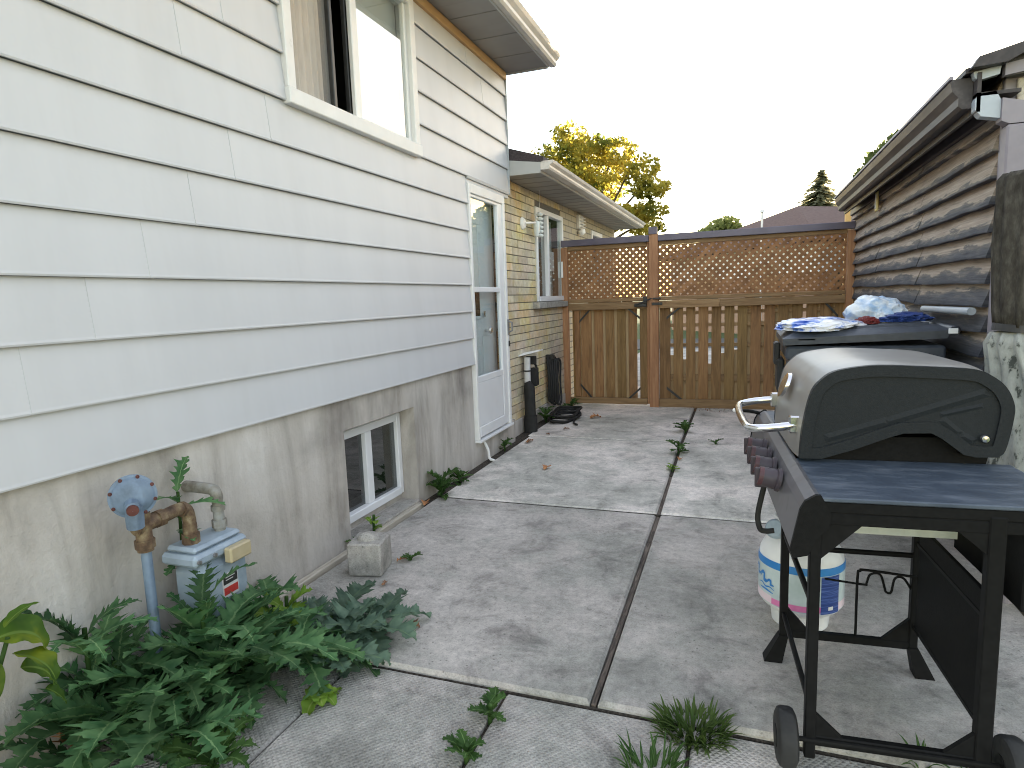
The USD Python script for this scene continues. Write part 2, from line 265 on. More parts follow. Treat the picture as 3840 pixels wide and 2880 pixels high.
M('lavender', [(.3, c(.20, .18, .205)), (.7, c(.27, .245, .27))], scale=5, rough=.5, bump=.0005, bscale=40)
M('pale_blue', [(.3, c(.34, .38, .42)), (.7, c(.43, .47, .51))], scale=6, rough=.4)
M('curtain', [(.35, c(.58, .52, .46)), (.6, c(.70, .64, .57))], scale=20, stretch=(4, 4, .4), rough=.9)
M('blind', [(.3, c(.78, .77, .74)), (.7, c(.82, .81, .78))], scale=3, rough=.6)
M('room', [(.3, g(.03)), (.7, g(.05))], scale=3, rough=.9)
M('door_paint', [(.3, c(.76, .79, .81)), (.7, c(.8, .83, .85))], scale=3, rough=.4)
M('cloth_dark', [(.30, c(.03, .027, .023)), (.5, c(.058, .053, .045)), (.72, c(.105, .098, .085))], scale=40, stretch=(1, 1, .4), rough=.98, spec=.1, bump=.004, bscale=70)
M('cloth_pale', [(.36, c(.05, .055, .05)), (.43, c(.27, .28, .26)), (.7, c(.38, .39, .365))], scale=30, stretch=(1, 1, .55), rough=.95, bump=.004, bscale=70)
M('bark', [(.3, c(.06, .045, .03)), (.7, c(.14, .11, .08))], scale=10, stretch=(4, 4, .6), rough=.95, bump=.02, bscale=20)
M('dead_leaf', [(.3, c(.12, .055, .025)), (.7, c(.30, .15, .07))], scale=30, rough=.8, rand=.4)
M('copper_leaf', [(.3, c(.3, .12, .045)), (.7, c(.5, .24, .10))], scale=30, rough=.7)
M('straw', [(.3, c(.35, .29, .15)), (.7, c(.5, .44, .26))], scale=30, rough=.9)
# shed clapboard: each board bare tan at its sheltered top, grey-blue below a ragged line
MATS['shed_board'] = usdkit.material(stage, '/World/Looks/shed_board', {
    'u': ('uvmap', {'attribute': 'st'}), 's': ('separate_xyz', {}), 'c': ('geometry', {}), 'oi': ('object_info', {}),
    'm1': ('mapping', {'scale': (.3, 1.3, 8.6)}), 'n1': ('noise_texture', {'scale': 2.4, 'detail': 7., 'roughness': .62, 'distortion': .5}),
    'm2': ('mapping', {'scale': (5, .7, 26.)}), 'n2': ('noise_texture', {'scale': 4., 'detail': 8., 'roughness': .68, 'distortion': .7}),
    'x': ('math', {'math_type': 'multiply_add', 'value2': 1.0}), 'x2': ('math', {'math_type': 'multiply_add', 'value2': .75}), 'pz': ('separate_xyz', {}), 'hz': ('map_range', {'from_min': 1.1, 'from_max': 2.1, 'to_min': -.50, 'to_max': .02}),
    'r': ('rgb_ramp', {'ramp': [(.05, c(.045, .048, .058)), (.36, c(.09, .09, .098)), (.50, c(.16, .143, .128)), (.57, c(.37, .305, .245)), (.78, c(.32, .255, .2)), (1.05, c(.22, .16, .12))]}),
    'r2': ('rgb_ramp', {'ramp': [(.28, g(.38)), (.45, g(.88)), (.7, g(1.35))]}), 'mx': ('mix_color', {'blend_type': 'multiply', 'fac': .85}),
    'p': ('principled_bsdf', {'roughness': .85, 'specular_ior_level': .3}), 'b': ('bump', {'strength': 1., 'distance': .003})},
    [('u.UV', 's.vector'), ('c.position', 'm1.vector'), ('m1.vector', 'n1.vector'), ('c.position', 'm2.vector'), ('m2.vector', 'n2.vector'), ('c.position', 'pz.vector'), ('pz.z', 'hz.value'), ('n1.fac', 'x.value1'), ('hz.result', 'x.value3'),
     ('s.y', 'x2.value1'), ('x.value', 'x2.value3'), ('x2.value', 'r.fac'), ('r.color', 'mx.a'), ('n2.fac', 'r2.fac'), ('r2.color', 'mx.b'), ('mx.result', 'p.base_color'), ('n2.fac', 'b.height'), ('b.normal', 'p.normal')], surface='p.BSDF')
# window panes: mostly clear, mirror-like at a glance
def pane(name, ior=1.55, tint=(.9, .93, .93), boost=0.):
    MATS[name] = usdkit.material(stage, '/World/Looks/' + name, {'f': ('fresnel', {'IOR': ior}), 'ge': ('geometry', {}), 'fr': ('math', {'math_type': 'subtract', 'value1': 1.}), 'k': ('math', {'math_type': 'multiply_add', 'value2': 1.7, 'value3': boost, 'use_clamp': True}), 'k2': ('math', {'math_type': 'multiply'}), 't': ('transparent_bsdf', {'color': tint}), 'g': ('glossy_bsdf', {'roughness': .01, 'color': (.95, .95, .95)}), 'm': ('mix_closure', {})},
        [('f.fac', 'k.value1'), ('ge.backfacing', 'fr.value2'), ('k.value', 'k2.value1'), ('fr.value', 'k2.value2'), ('k2.value', 'm.fac'), ('t.BSDF', 'm.closure1'), ('g.BSDF', 'm.closure2')], surface='m.closure')
pane('pane'); pane('pane_dark', tint=(.45, .5, .5)); pane('pane_coated', ior=1.9, boost=.1); pane('door_glass', ior=1.5)
MATS['screen'] = usdkit.material(stage, '/World/Looks/screen', {'t': ('transparent_bsdf', {}), 'd': ('diffuse_bsdf', {'color': (.45, .44, .42)}), 'm': ('mix_closure', {'fac': .2})}, [('t.BSDF', 'm.closure1'), ('d.BSDF', 'm.closure2')], surface='m.closure')
def leafmat(name, cols, rib=(.2, .3, .12), trans=.35, rough=.58, scale=14., rand=.2, ribw=.06):
    """leaf: colour noise, a pale midrib along u = 0.5, some light let through"""
    MATS[name] = usdkit.material(stage, '/World/Looks/' + name, {
        'u': ('uvmap', {'attribute': 'st'}), 's': ('separate_xyz', {}), 'a': ('math', {'math_type': 'subtract', 'value2': .5}), 'b': ('math', {'math_type': 'absolute'}), 'mr': ('map_range', {'from_min': ribw * .5, 'from_max': ribw, 'to_min': 1., 'to_max': 0.}),
        'c': ('geometry', {}), 'n': ('noise_texture', {'scale': scale, 'detail': 4.}), 'r': ('rgb_ramp', {'ramp': cols}), 'x': ('mix_color', {'b': rib}), 'oi': ('object_info', {}), 'rr': ('map_range', {'from_min': 0., 'from_max': 1., 'to_min': 1 - rand, 'to_max': 1 + rand}), 'h': ('hsv', {'hue': .5, 'saturation': 1., 'value': 1., 'fac': 1.}),
        'p': ('principled_bsdf', {'roughness': rough, 'specular_ior_level': .22}), 't': ('translucent_bsdf', {}), 'm': ('mix_closure', {'fac': trans})},
        [('u.UV', 's.vector'), ('s.x', 'a.value1'), ('a.value', 'b.value1'), ('b.value', 'mr.value'), ('mr.result', 'x.fac'), ('c.position', 'n.vector'), ('n.fac', 'r.fac'), ('r.color', 'x.a'), ('oi.random', 'rr.value'), ('rr.result', 'h.value'), ('x.result', 'h.color'),
         ('h.color', 'p.base_color'), ('h.color', 't.color'), ('p.BSDF', 'm.closure1'), ('t.BSDF', 'm.closure2')], surface='m.closure')
leafmat('thistle_leaf', [(.3, c(.038, .115, .042)), (.7, c(.13, .245, .10))], rib=(.2, .32, .14), rand=.45, ribw=.05, scale=20)
leafmat('kale_leaf', [(.3, c(.07, .125, .085)), (.7, c(.17, .25, .17))], rib=(.15, .23, .13), rand=.35, ribw=.05, scale=24)
leafmat('bright_leaf', [(.3, c(.12, .24, .03)), (.7, c(.25, .38, .05))], rib=(.3, .4, .1))
leafmat('weed_leaf', [(.3, c(.03, .08, .018)), (.7, c(.085, .16, .04))], rib=(.15, .25, .08))
leafmat('grass_leaf', [(.3, c(.06, .12, .025)), (.7, c(.15, .22, .06))], rib=(.1, .2, .05), ribw=.001)
leafmat('edge_leaf', [(.3, c(.035, .085, .012)), (.5, c(.07, .14, .018)), (.72, c(.24, .29, .02))], rib=(.16, .25, .05), scale=9)
leafmat('gold_leaf', [(.36, c(.13, .16, .03)), (.46, c(.40, .36, .055)), (.66, c(.68, .55, .10))], rib=(.4, .3, .05), trans=.6, scale=1.3, ribw=.001)
leafmat('green_crown', [(.3, c(.07, .10, .03)), (.7, c(.14, .17, .06))], trans=.4, scale=.8, ribw=.001)
leafmat('needle', [(.3, c(.14, .16, .09)), (.7, c(.30, .29, .19))], trans=.6, scale=.9, ribw=.001)
leafmat('pale_crown', [(.3, c(.2, .25, .07)), (.7, c(.38, .42, .16))], trans=.5, scale=.8, ribw=.001)

# ---------------------------------------------------------------- ground, pavers, slabs
mb = MB(); nseg = 40
obj('ground', MB().box(-400, 400, -60, 900, -.6, -.075), 'lawn', kind='structure')
obj('soil_bed', MB().box(-2.06, 1.3, -.6, 7.75, -.3, -.06), 'dirt', kind='structure')
patio = thing('concrete_patio', None, None, kind='structure')
def qslab(p, z0, z1, r):
    p = np.array(p, float); ctr = p.mean(0); q = ctr + (p - ctr) * (1 - r / np.abs(p - ctr).mean()); return trimesh.convex.convex_hull([(*a, z) for a in p for z in (z0, z1 - r)] + [(*a, z1) for a in q])
random.seed(3)
LX = lambda y: np.interp(y, [1.86, 2.9, 3.73, 5.67, 7.75], [-.447, -.457, -.472, -.512, -.515])
for (y0, y1, xl) in ((1.865, 3.720, -1.945), (3.739, 5.655, -1.935), (5.673, 7.75, -1.96)):
    for side in (-1, 1):
        gw = .014 if y0 < 2 else .012
        pts = [(xl, y0), (LX(y0) - gw, y0), (LX(y1) - gw, y1), (xl, y1)] if side < 0 else [(LX(y0) + gw, y0), (1.06, y0), (1.06, y1), (LX(y1) + gw, y1)]
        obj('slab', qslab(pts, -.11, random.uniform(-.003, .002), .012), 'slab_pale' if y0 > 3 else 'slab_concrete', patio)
obj('joint_board', qslab([(LX(1.87) - .009, 1.87), (LX(1.87) + .007, 1.87), (LX(3.3) + .009, 3.3), (LX(3.3) - .013, 3.3)], -.1, -.014, .003), 'joint_wood', patio)
obj('joint_board', qslab([(LX(3.31) - .012, 3.31), (LX(3.31) + .012, 3.31), (LX(4.6) + .010, 4.6), (LX(4.6) - .010, 4.6)], -.1, -.016, .003), 'joint_wood', patio)
obj('joint_soil', MB().box(-1.95, 1.06, 3.721, 3.738, -.1, -.007).box(-1.95, 1.06, 5.653, 5.675, -.1, -.007).box(-1.97, 1.06, 1.857, 1.864, -.1, -.02), 'joint_dirt', patio, kind='stuff')
obj('joint_soil', qslab([(LX(4.61) - .013, 4.61), (LX(4.61) + .013, 4.61), (LX(7.7) + .013, 7.7), (LX(7.7) - .013, 7.7)], -.1, -.008, .002), 'joint_dirt', patio, kind='stuff')
obj('wall_soil', MB().box(-2.005, -1.93, 3.56, 5.3, -.1, -.006).box(-2.08, -1.95, 5.3, 7.44, -.1, -.006), 'joint_dirt', patio, kind='stuff')
paving = thing('paver_path', None, None, kind='structure')
xs = [-1.975, -1.361, -.749, -.139, .471, 1.081]
for j, (y0, y1) in enumerate([(1.247, 1.855), (.635, 1.243), (.02, .631), (-.6, .015)]):
    for i in range(5):
        dz = random.uniform(-.004, .003)
        obj('paver', rbox(xs[i] + .006, xs[i + 1] - .006, y0 + .003, y1 - .003, -.10, -.016 + dz, .008), 'paver_concrete', paving)
obj('joint_soil', MB().box(-1.365, -1.357, -.5, 1.85, -.1, -.03).box(-.753, -.745, -.5, 1.85, -.1, -.03).box(-.143, -.135, -.5, 1.85, -.1, -.03), 'joint_dirt', paving, kind='stuff')
obj('driveway', MB().box(-2.3, 1.1, 7.76, 16., -.2, -.03), 'slab_concrete', kind='structure')
obj('road', MB().box(-60, 60, 16.2, 19.8, -.2, -.05), 'asphalt', kind='structure')

# ---------------------------------------------------------------- the sided house (left)
PITCH, Z0 = .20447, .8194
house = thing('sided_house', 'two-storey house with wide white lap siding above a bare concrete foundation', 'house', (-5., 2.2, 0))
f = mbox(-2.4, -2.0, -1.2, 5.44, -.4, .835) - mbox(-2.125, -1.9, 2.787, 3.553, .028, .647) - mbox(-2.5, -1.9, 4.505, 5.5, .205, 2.)
f = f - mbox(-2.6, -2.11, 2.80, 3.54, .075, .61)
obj('foundation', f, 'foundation', house)
body = mbox(-9., -2.022, -1.2, 5.425, .9, 3.27) - mbox(-3.2, -1.9, 2.56, 3.71, 2.30, 3.17) - mbox(-2.115, -1.9, 4.51, 5.5, .1, 2.235)
obj('wall_core', body, 'room', house)
seam = {0: 1.01, 1: 1.234, 2: 1.459, 3: 1.686, 4: 1.911, 5: 2.138, 6: 2.375, 7: 1.924, 8: 2.15, 9: 1.2, 10: 4.9, 11: 4.6}
random.seed(5)
for k in range(12):
    z0, z1 = Z0 + k * PITCH, min(Z0 + (k + 1) * PITCH, 3.262)
    spans = [(-1.2, 4.512)] if z0 < 2.2 else [(-1.2, 5.432)]
    if z0 > 2.2: spans = [(-1.2, 2.502), (3.768, 5.432)]
    under = z0 < 2.25 < z1 and False
    for a, b in spans:
        sm = seam[k]; pieces = [(a, sm), (sm, b)] if a < sm < b else [(a, b)]
        for i, (y0, y1) in enumerate(pieces):
            o = .0 if i or len(pieces) == 1 else -.0018; top = z1 - .0025 if k < 11 else z1
            zz = z0 + (.0006 if i else 0)
            prof = [(-2.021, zz + .005), (-1.983, zz + .005), (-1.983, zz - .002), (-1.973 + o, zz - .002), (-1.971 + o, z0 + .004), (-1.973 + o, z0 + .012), (-1.991 + o, top), (-2.021, top)]
            obj('siding_board', prism(prof, y0, y1 + (.02 if len(pieces) > 1 and not i else 0), 'xz'), 'siding', house)
# sliver of siding under the window sill between rows
obj('siding_board', prism([(-2.021, 2.2025), (-1.985, 2.2025), (-1.987, 2.2315), (-2.021, 2.2315)], 4.514, 5.43, 'xz'), 'siding', house)
obj('corner_trim', MB().rbox(-2.072, -1.968, 5.433, 5.447, 2.236, 3.262, .003), 'pale_blue', house)
obj('underside_trim', MB().rbox(-2.07, -1.972, 4.52, 5.432, 2.232, 2.2495, .002), 'grey_trim', house)
obj('frieze_board', MB().rbox(-2.021, -1.962, -1.2, 5.43, 3.2, 3.262, .003), 'frieze_wood', house)
# upper window
w = obj('upper_window', MB().rbox(-2.06, -1.958, 2.504, 2.562, 2.31, 3.198).rbox(-2.06, -1.958, 3.705, 3.766, 2.31, 3.198).rbox(-2.06, -1.962, 2.562, 3.705, 3.14, 3.198), 'worn_white', house)
obj('sill', MB().rbox(-2.06, -1.948, 2.498, 3.772, 2.237, 2.309, .004), 'worn_white', w)
obj('sash', MB().box(-2.05, -2.012, 2.565, 2.58, 2.312, 3.138).box(-2.049, -2.013, 2.58, 2.92, 2.312, 2.325), 'white_paint', w)
obj('screen', MB().box(-2.031, -2.030, 2.581, 2.922, 2.326, 3.138), 'screen', w)
obj('sash_stile', MB().rbox(-2.05, -2.005, 2.923, 2.95, 2.312, 3.138).rbox(-2.046, -2.018, 3.085, 3.135, 2.312, 3.138), 'black_metal', w)
obj('sash_frame', MB().rbox(-2.012, -1.985, 3.09, 3.15, 2.312, 3.138).rbox(-2.012, -1.985, 3.675, 3.703, 2.312, 3.138).rbox(-2.011, -1.986, 3.15, 3.675, 2.312, 2.335), 'white_paint', w)
obj('pane', MB().box(-1.999, -1.996, 3.151, 3.674, 2.336, 3.138), 'pane_coated', w)
cv = MB(); yy = np.linspace(2.57, 2.94, 40); P = [(y, -2.09 + .018 * math.sin(i * 1.15) + .006 * math.sin(i * 2.7)) for i, y in enumerate(yy)]
cv.add([(x, y, z) for y, x in P for z in (2.31, 3.16)], [q for i in range(39) for q in ([2 * i, 2 * i + 2, 2 * i + 1], [2 * i + 1, 2 * i + 2, 2 * i + 3])])
obj('curtain', cv, 'curtain', w, smooth=True)
obj('blind', MB().box(-2.062, -2.058, 3.13, 3.70, 2.305, 3.165), 'blind', w)
# basement window
b = obj('basement_window', MB().rbox(-2.16, -2.098, 2.80, 2.838, .075, .61).rbox(-2.16, -2.098, 3.497, 3.54, .075, .61).rbox(-2.159, -2.1, 2.838, 3.497, .562, .61).rbox(-2.159, -2.09, 2.838, 3.497, .075, .122), 'vinyl', house)
obj('mullion', MB().rbox(-2.15, -2.104, 3.14, 3.205, .122, .562), 'vinyl', b)
obj('pane', MB().box(-2.136, -2.133, 2.838, 3.14, .122, .562), 'pane_dark', b)
obj('pane', MB().box(-2.126, -2.123, 3.205, 3.497, .122, .562), 'pane_dark', b)
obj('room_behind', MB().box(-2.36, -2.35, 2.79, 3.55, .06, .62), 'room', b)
# side door: storm door over a panelled inner door
d = obj('storm_door', MB().rbox(-2.03, -1.966, 4.516, 4.552, .207, 2.2).rbox(-2.03, -1.966, 5.235, 5.283, .207, 2.2).rbox(-2.029, -1.967, 4.552, 5.235, 2.13, 2.2), 'white_paint', house)
obj('leaf_frame', MB().rbox(-2.015, -1.978, 5.132, 5.233, .22, 2.128).rbox(-2.015, -1.978, 4.554, 4.575, .22, 2.128).rbox(-2.014, -1.979, 4.575, 5.132, 1.38, 1.42).rbox(-2.014, -1.979, 4.575, 5.132, .66, .71).rbox(-2.014, -1.979, 4.575, 5.132, 2.105, 2.128), 'vinyl', d)
obj('kick_panel', MB().rbox(-2.01, -1.982, 4.576, 5.131, .305, .659).rbox(-2.012, -1.972, 4.575, 5.132, .22, .304), 'vinyl', d)
obj('pane', MB().box(-1.999, -1.996, 4.576, 5.131, 1.421, 2.104), 'door_glass', d)
obj('pane', MB().box(-1.999, -1.996, 4.576, 5.131, .711, 1.379), 'door_glass', d)
obj('sill', MB().rbox(-2.06, -1.95, 4.512, 5.286, .186, .206), 'vinyl', d)
obj('inner_door', MB().rbox(-2.1, -2.07, 4.55, 5.23, .21, 2.19).rbox(-2.069, -2.06, 4.60, 4.82, .86, 1.02, .004).rbox(-2.069, -2.06, 4.91, 5.13, .4, 1.02, .004).rbox(-2.069, -2.06, 4.58, 4.90, 1.16, 1.185).rbox(-2.069, -2.06, 4.58, 4.90, 1.93, 1.955).rbox(-2.069, -2.06, 4.875, 4.9, 1.185, 1.93), 'door_paint', d)
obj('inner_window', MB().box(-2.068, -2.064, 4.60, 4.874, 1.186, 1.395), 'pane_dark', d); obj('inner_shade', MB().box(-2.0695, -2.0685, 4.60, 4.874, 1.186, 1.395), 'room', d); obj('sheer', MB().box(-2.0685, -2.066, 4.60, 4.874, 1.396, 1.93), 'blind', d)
kn = trimesh.util.concatenate([lathe([(.001, 0), (.014, 0), (.014, .03), (.028, .036), (.03, .05), (.022, .062), (.001, .064)], 16, (-2.066, 4.97, 1.06), (1, 0, 0)), lathe([(.001, 0), (.026, 0), (.026, .012), (.001, .014)], 16, (-2.066, 4.955, 1.2), (1, 0, 0))])
obj('door_knob', kn, 'chrome', d, smooth=40)
obj('pull_handle', MB().rbox(-1.966, -1.955, 5.24, 5.272, 1.0, 1.14).tube([(-1.955, 5.256, 1.12), (-1.925, 5.25, 1.11), (-1.925, 5.25, 1.04), (-1.955, 5.256, 1.03)], .009), 'lead', d)
obj('latch_plate', MB().rbox(-1.966, -1.958, 5.258, 5.28, .9, .95), 'black_metal', d)
obj('drain_spout', tube(smooth_path([(-2.0, 4.66, .19), (-1.955, 4.66, .1), (-1.945, 4.66, .03), (-1.90, 4.655, .012)]), .011), 'white_paint', house)
# eave
for k in range(33):
    y0 = -1.1 + k * .2; o = .0 if k % 2 else .003
    obj('soffit_panel', MB().rbox(-2.04, -1.6, y0, min(y0 + .196, 5.46), 3.263 + o, 3.275 + o, .002), 'soffit_metal', house)
obj('fascia', MB().box(-1.6, -1.585, -1.2, 5.48, 3.262, 3.42).box(-2.05, -1.6, 5.462, 5.482, 3.255, 3.43), 'grey_trim', house)
gp = [(-1.584, 3.268), (-1.545, 3.268), (-1.53, 3.285), (-1.53, 3.31), (-1.505, 3.335), (-1.492, 3.362), (-1.50, 3.372), (-1.584, 3.372)]
obj('gutter', prism(gp, -1.2, 5.51, 'xz'), 'gutter_beige', house)
obj('roof', prism([(-9., 3.285), (-2.1, 3.285), (-2.1, 3.43), (-1.56, 3.375), (-1.53, 3.386), (-5.2, 4.9), (-9., 3.4)], -1.2, 5.5, 'xz'), 'shingle', house)

# ---------------------------------------------------------------- the brick bungalow wing beyond the door
bh = thing('brick_house', 'low buff brick house wing with deep soffit, beyond the white side door', 'house', (-5., 8., 0))
BX = -2.07
core = mbox(-8., BX - .012, 5.29, 10.8, -.1, 2.42) - mbox(-2.6, -1.9, 6.45, 7.55, 1.28, 2.27) - mbox(-2.6, -1.9, 9.05, 9.75, 1.5, 2.25)
obj('wall', core, 'mortar', bh)
obj('base_course', MB().rbox(BX - .01, BX + .012, 5.29, 7.44, -.1, .145, .004), 'foundation', bh)
random.seed(11); CH = .0755
for k in range(30):
    z0 = .15 + k * CH; z1 = z0 + CH - .0085; y = 5.288 + (-.15 if k % 2 else 0)
    if z1 > 2.42: break
    while y < 7.44:
        y0, y1 = max(y, 5.288), min(y + .288, 7.44); y += .296
        segs = [(y0, y1)]
        if z1 > 1.275 and z0 < 2.268: segs = [(y0, min(y1, 6.447))] if y0 < 6.447 else []
        for a, e in segs:
            if e - a < .02: continue
            o = random.uniform(-.0015, .0025)
            obj('brick', MB().box(BX - .014, BX + o, a, e, z0 + random.uniform(-.0008, .0008), z1), 'brick', bh)
obj('far_brickwork', mbox(BX - .011, BX, 7.45, 10.79, -.05, 2.41) - mbox(-2.6, -1.9, 7.44, 7.56, 1.28, 2.27) - mbox(-2.6, -1.9, 9.05, 9.75, 1.5, 2.25), 'far_brick', bh)
w = obj('kitchen_window', MB().rbox(-2.12, -2.052, 6.452, 6.50, 1.28, 2.266).rbox(-2.12, -2.052, 7.45, 7.5, 1.28, 2.266).rbox(-2.119, -2.05, 6.5, 7.45, 2.215, 2.266).rbox(-2.119, -2.046, 6.5, 7.45, 1.28, 1.335), 'vinyl', bh)
obj('mullion', MB().rbox(-2.11, -2.056, 6.85, 6.915, 1.335, 2.215), 'vinyl', w)
obj('pane', MB().box(-2.098, -2.095, 6.50, 6.85, 1.335, 2.215), 'pane_dark', w); obj('pane', MB().box(-2.084, -2.081, 6.915, 7.45, 1.335, 2.215), 'pane', w)
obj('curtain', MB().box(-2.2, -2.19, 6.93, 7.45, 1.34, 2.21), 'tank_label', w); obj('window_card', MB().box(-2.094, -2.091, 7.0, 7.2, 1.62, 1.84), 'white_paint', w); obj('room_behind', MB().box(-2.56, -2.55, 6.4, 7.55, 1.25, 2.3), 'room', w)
obj('window_sill', MB().rbox(-2.09, -1.995, 6.3, 7.435, 1.207, 1.274, .006), 'block_concrete', bh)
w = obj('far_window', MB().rbox(-2.12, -2.05, 9.05, 9.1, 1.5, 2.25).rbox(-2.12, -2.05, 9.7, 9.75, 1.5, 2.25).rbox(-2.119, -2.051, 9.1, 9.7, 2.19, 2.25), 'vinyl', bh)
obj('pane', MB().box(-2.1, -2.097, 9.1, 9.7, 1.5, 2.19), 'pane_dark', w)
v = obj('wall_vent', MB().rbox(-2.071, -2.03, 8.22, 8.44, 2.2, 2.375), 'white_paint', bh)
for k in range(4): obj('louvre', MB().box(-2.03, -1.99, 8.24, 8.42, 2.215 + k * .04, 2.223 + k * .04), 'white_paint', v)
obj('vent_hood', lathe([(.001, 0), (.05, 0), (.045, .05), (.001, .07)], 14, (-2.02, 8.28, 2.18), (.3, 0, -1)), 'white_paint', v, smooth=30)
k = 0; y = 5.462
while y < 10.8:
    obj('soffit_panel', MB().rbox(-2.07, -1.70, y, min(y + .117, 10.8), 2.408 + (.003 if k % 2 else 0), 2.42 + (.003 if k % 2 else 0), .0015), 'soffit_metal', bh); y += .12; k += 1
obj('fascia', MB().box(-1.699, -1.685, 5.45, 10.85, 2.405, 2.53), 'grey_trim', bh)
obj('eave_return', prism([(-2.07, 2.40), (-1.684, 2.40), (-1.684, 2.488), (-2.07, 2.545)], 5.448, 5.461, 'xz'), 'grey_trim', bh)
obj('gutter', prism([(-1.684, 2.425), (-1.61, 2.425), (-1.6, 2.44), (-1.6, 2.458), (-1.575, 2.475), (-1.567, 2.498), (-1.684, 2.498)], 5.455, 10.95, 'xz'), 'gutter_beige', bh)
SL = .40
obj('roof', prism([(-8., 2.5), (-2.075, 2.547), (-1.686, 2.4905), (-1.655, 2.5), (-1.655, 2.535), (-2.07, 2.665), (-5.2, 3.65), (-8., 2.7)], 5.447, 10.9, 'xz'), 'shingle', bh)

# ---------------------------------------------------------------- fixtures on the walls
t = thing('wall_lamp', 'small white globe lamp on the buff brick wall left of the window', 'wall lamp', (-2.07, 6.06, 2.05))
obj('back_plate', lathe([(.001, 0), (.062, 0), (.06, .012), (.045, .03), (.001, .034)], 20, (-2.069, 6.03, 2.05), (1, 0, 0)), 'white_paint', t, smooth=30)
obj('arm', tube([(-2.04, 6.03, 2.055), (-2.0, 6.1, 2.06), (-1.985, 6.2, 2.07)], .01), 'white_paint', t)
obj('globe', trimesh.util.concatenate([lathe([(.02, 0), (.032, .01), (.034, .05), (.03, .11), (.02, .15), (.002, .155)], 16, (-1.985, 6.24, 2.09), (0, 0, -1))]), 'lamp_glass', t, smooth=True)
t = thing('wind_chime', 'white shell wind chime hanging beside the brick house window', 'wind chime', (-1.985, 6.36, 2.4))
obj('cord', tube([(-1.985, 6.36, 2.41), (-1.985, 6.36, 1.95)], .002, 6), 'white_paint', t)
for k in range(6): obj('chime_shell', lathe([(.004, 0), (.036, -.012), (.038, -.02), (.03, -.034), (.004, -.036)], 12, (-1.985, 6.36, 2.185 - k * .042)), 'lamp_glass', t, smooth=True)
t = thing('utility_pipe', 'black drain boot and grey conduit with capped box against the brick wall', 'utility pipe', (-1.98, 5.86, 0))
obj('drain_boot', MB().tube([(-1.985, 5.86, -.03), (-1.985, 5.86, .1), (-1.99, 5.86, .45), (-2.01, 5.86, .5)], [.062, .055, .055, .03], 16).tube([(-1.985, 5.86, -.03), (-1.985, 5.86, .16)], .066, 16), 'black_rubber', t, smooth=35)
obj('conduit', tube([(-2.01, 5.87, .44), (-2.01, 5.88, .74)], .032, 14), 'label_silver', t, smooth=35)
obj('strap', tube([(-2.01, 5.876, .6), (-2.01, 5.876, .615)], .036, 14), 'black_metal', t)
obj('junction_box', MB().rbox(-2.07, -1.95, 5.98, 6.06, .44, .62).rbox(-2.06, -1.96, 5.96, 6.03, .66, .74).tube([(-1.97, 6.0, .46), (-1.95, 6.02, .56), (-1.97, 6.04, .64), (-2.0, 6.0, .7)], .012), 'black_rubber', t)
obj('cap_board', MB().add([(-2.07, 5.8, .755), (-2.07, 5.98, .765), (-1.88, 6.0, .80), (-1.88, 5.9, .80), (-2.07, 5.8, .77), (-2.07, 5.98, .78), (-1.88, 6.0, .812), (-1.88, 5.9, .812)], [(0, 1, 2), (0, 2, 3), (4, 6, 5), (4, 7, 6), (0, 4, 5), (0, 5, 1), (1, 5, 6), (1, 6, 2), (2, 6, 7), (2, 7, 3), (3, 7, 4), (3, 4, 0)]), 'white_paint', t)
t = thing('garden_hose', 'black garden hose looped on a wall hook with its coil on the patio', 'hose', (-1.95, 6.7, 0))
obj('hook', MB().rbox(-2.07, -1.98, 6.69, 6.75, .64, .69), 'black_metal', t)
lp = [(-2.0, 6.72 + .055 * math.sin(a) * 1.2, .40 + .25 * math.cos(a)) for a in np.linspace(0, 2 * PI, 24)]
hm = MB()
for q in range(5):
    ph = q * .7; hm.tube([(-2.03 + .018 * q + .01 * math.sin(3 * a), 6.69 + .03 * q + (.045 + .012 * q) * math.sin(a), .42 - .012 * q + (.25 + .012 * (q % 3)) * math.cos(a)) for a in np.linspace(ph, ph + 2 * PI, 26)], .013, 8)
obj('hanging_loops', hm, 'black_rubber', t, smooth=40)
hm = MB(); random.seed(8)
pts = [(-1.83 + (.12 + .02 * (q % 3)) * math.cos(a) + .012 * math.sin(5 * a + q), 6.55 + (.30 + .05 * math.sin(q * 2.1)) * math.sin(a) + .02 * q, .012 + .014 * q + .01 * math.sin(3 * a)) for q in range(5) for a in np.linspace(0, 2 * PI, 30, endpoint=False)]
hm.tube(pts, .013, 8); hm.tube(smooth_path([pts[-1], (-1.7, 6.5, .012), (-1.66, 6.3, .012), (-1.60, 6.2, .012)]), .011, 8)
obj('ground_coil', hm, 'black_rubber', t, smooth=40)

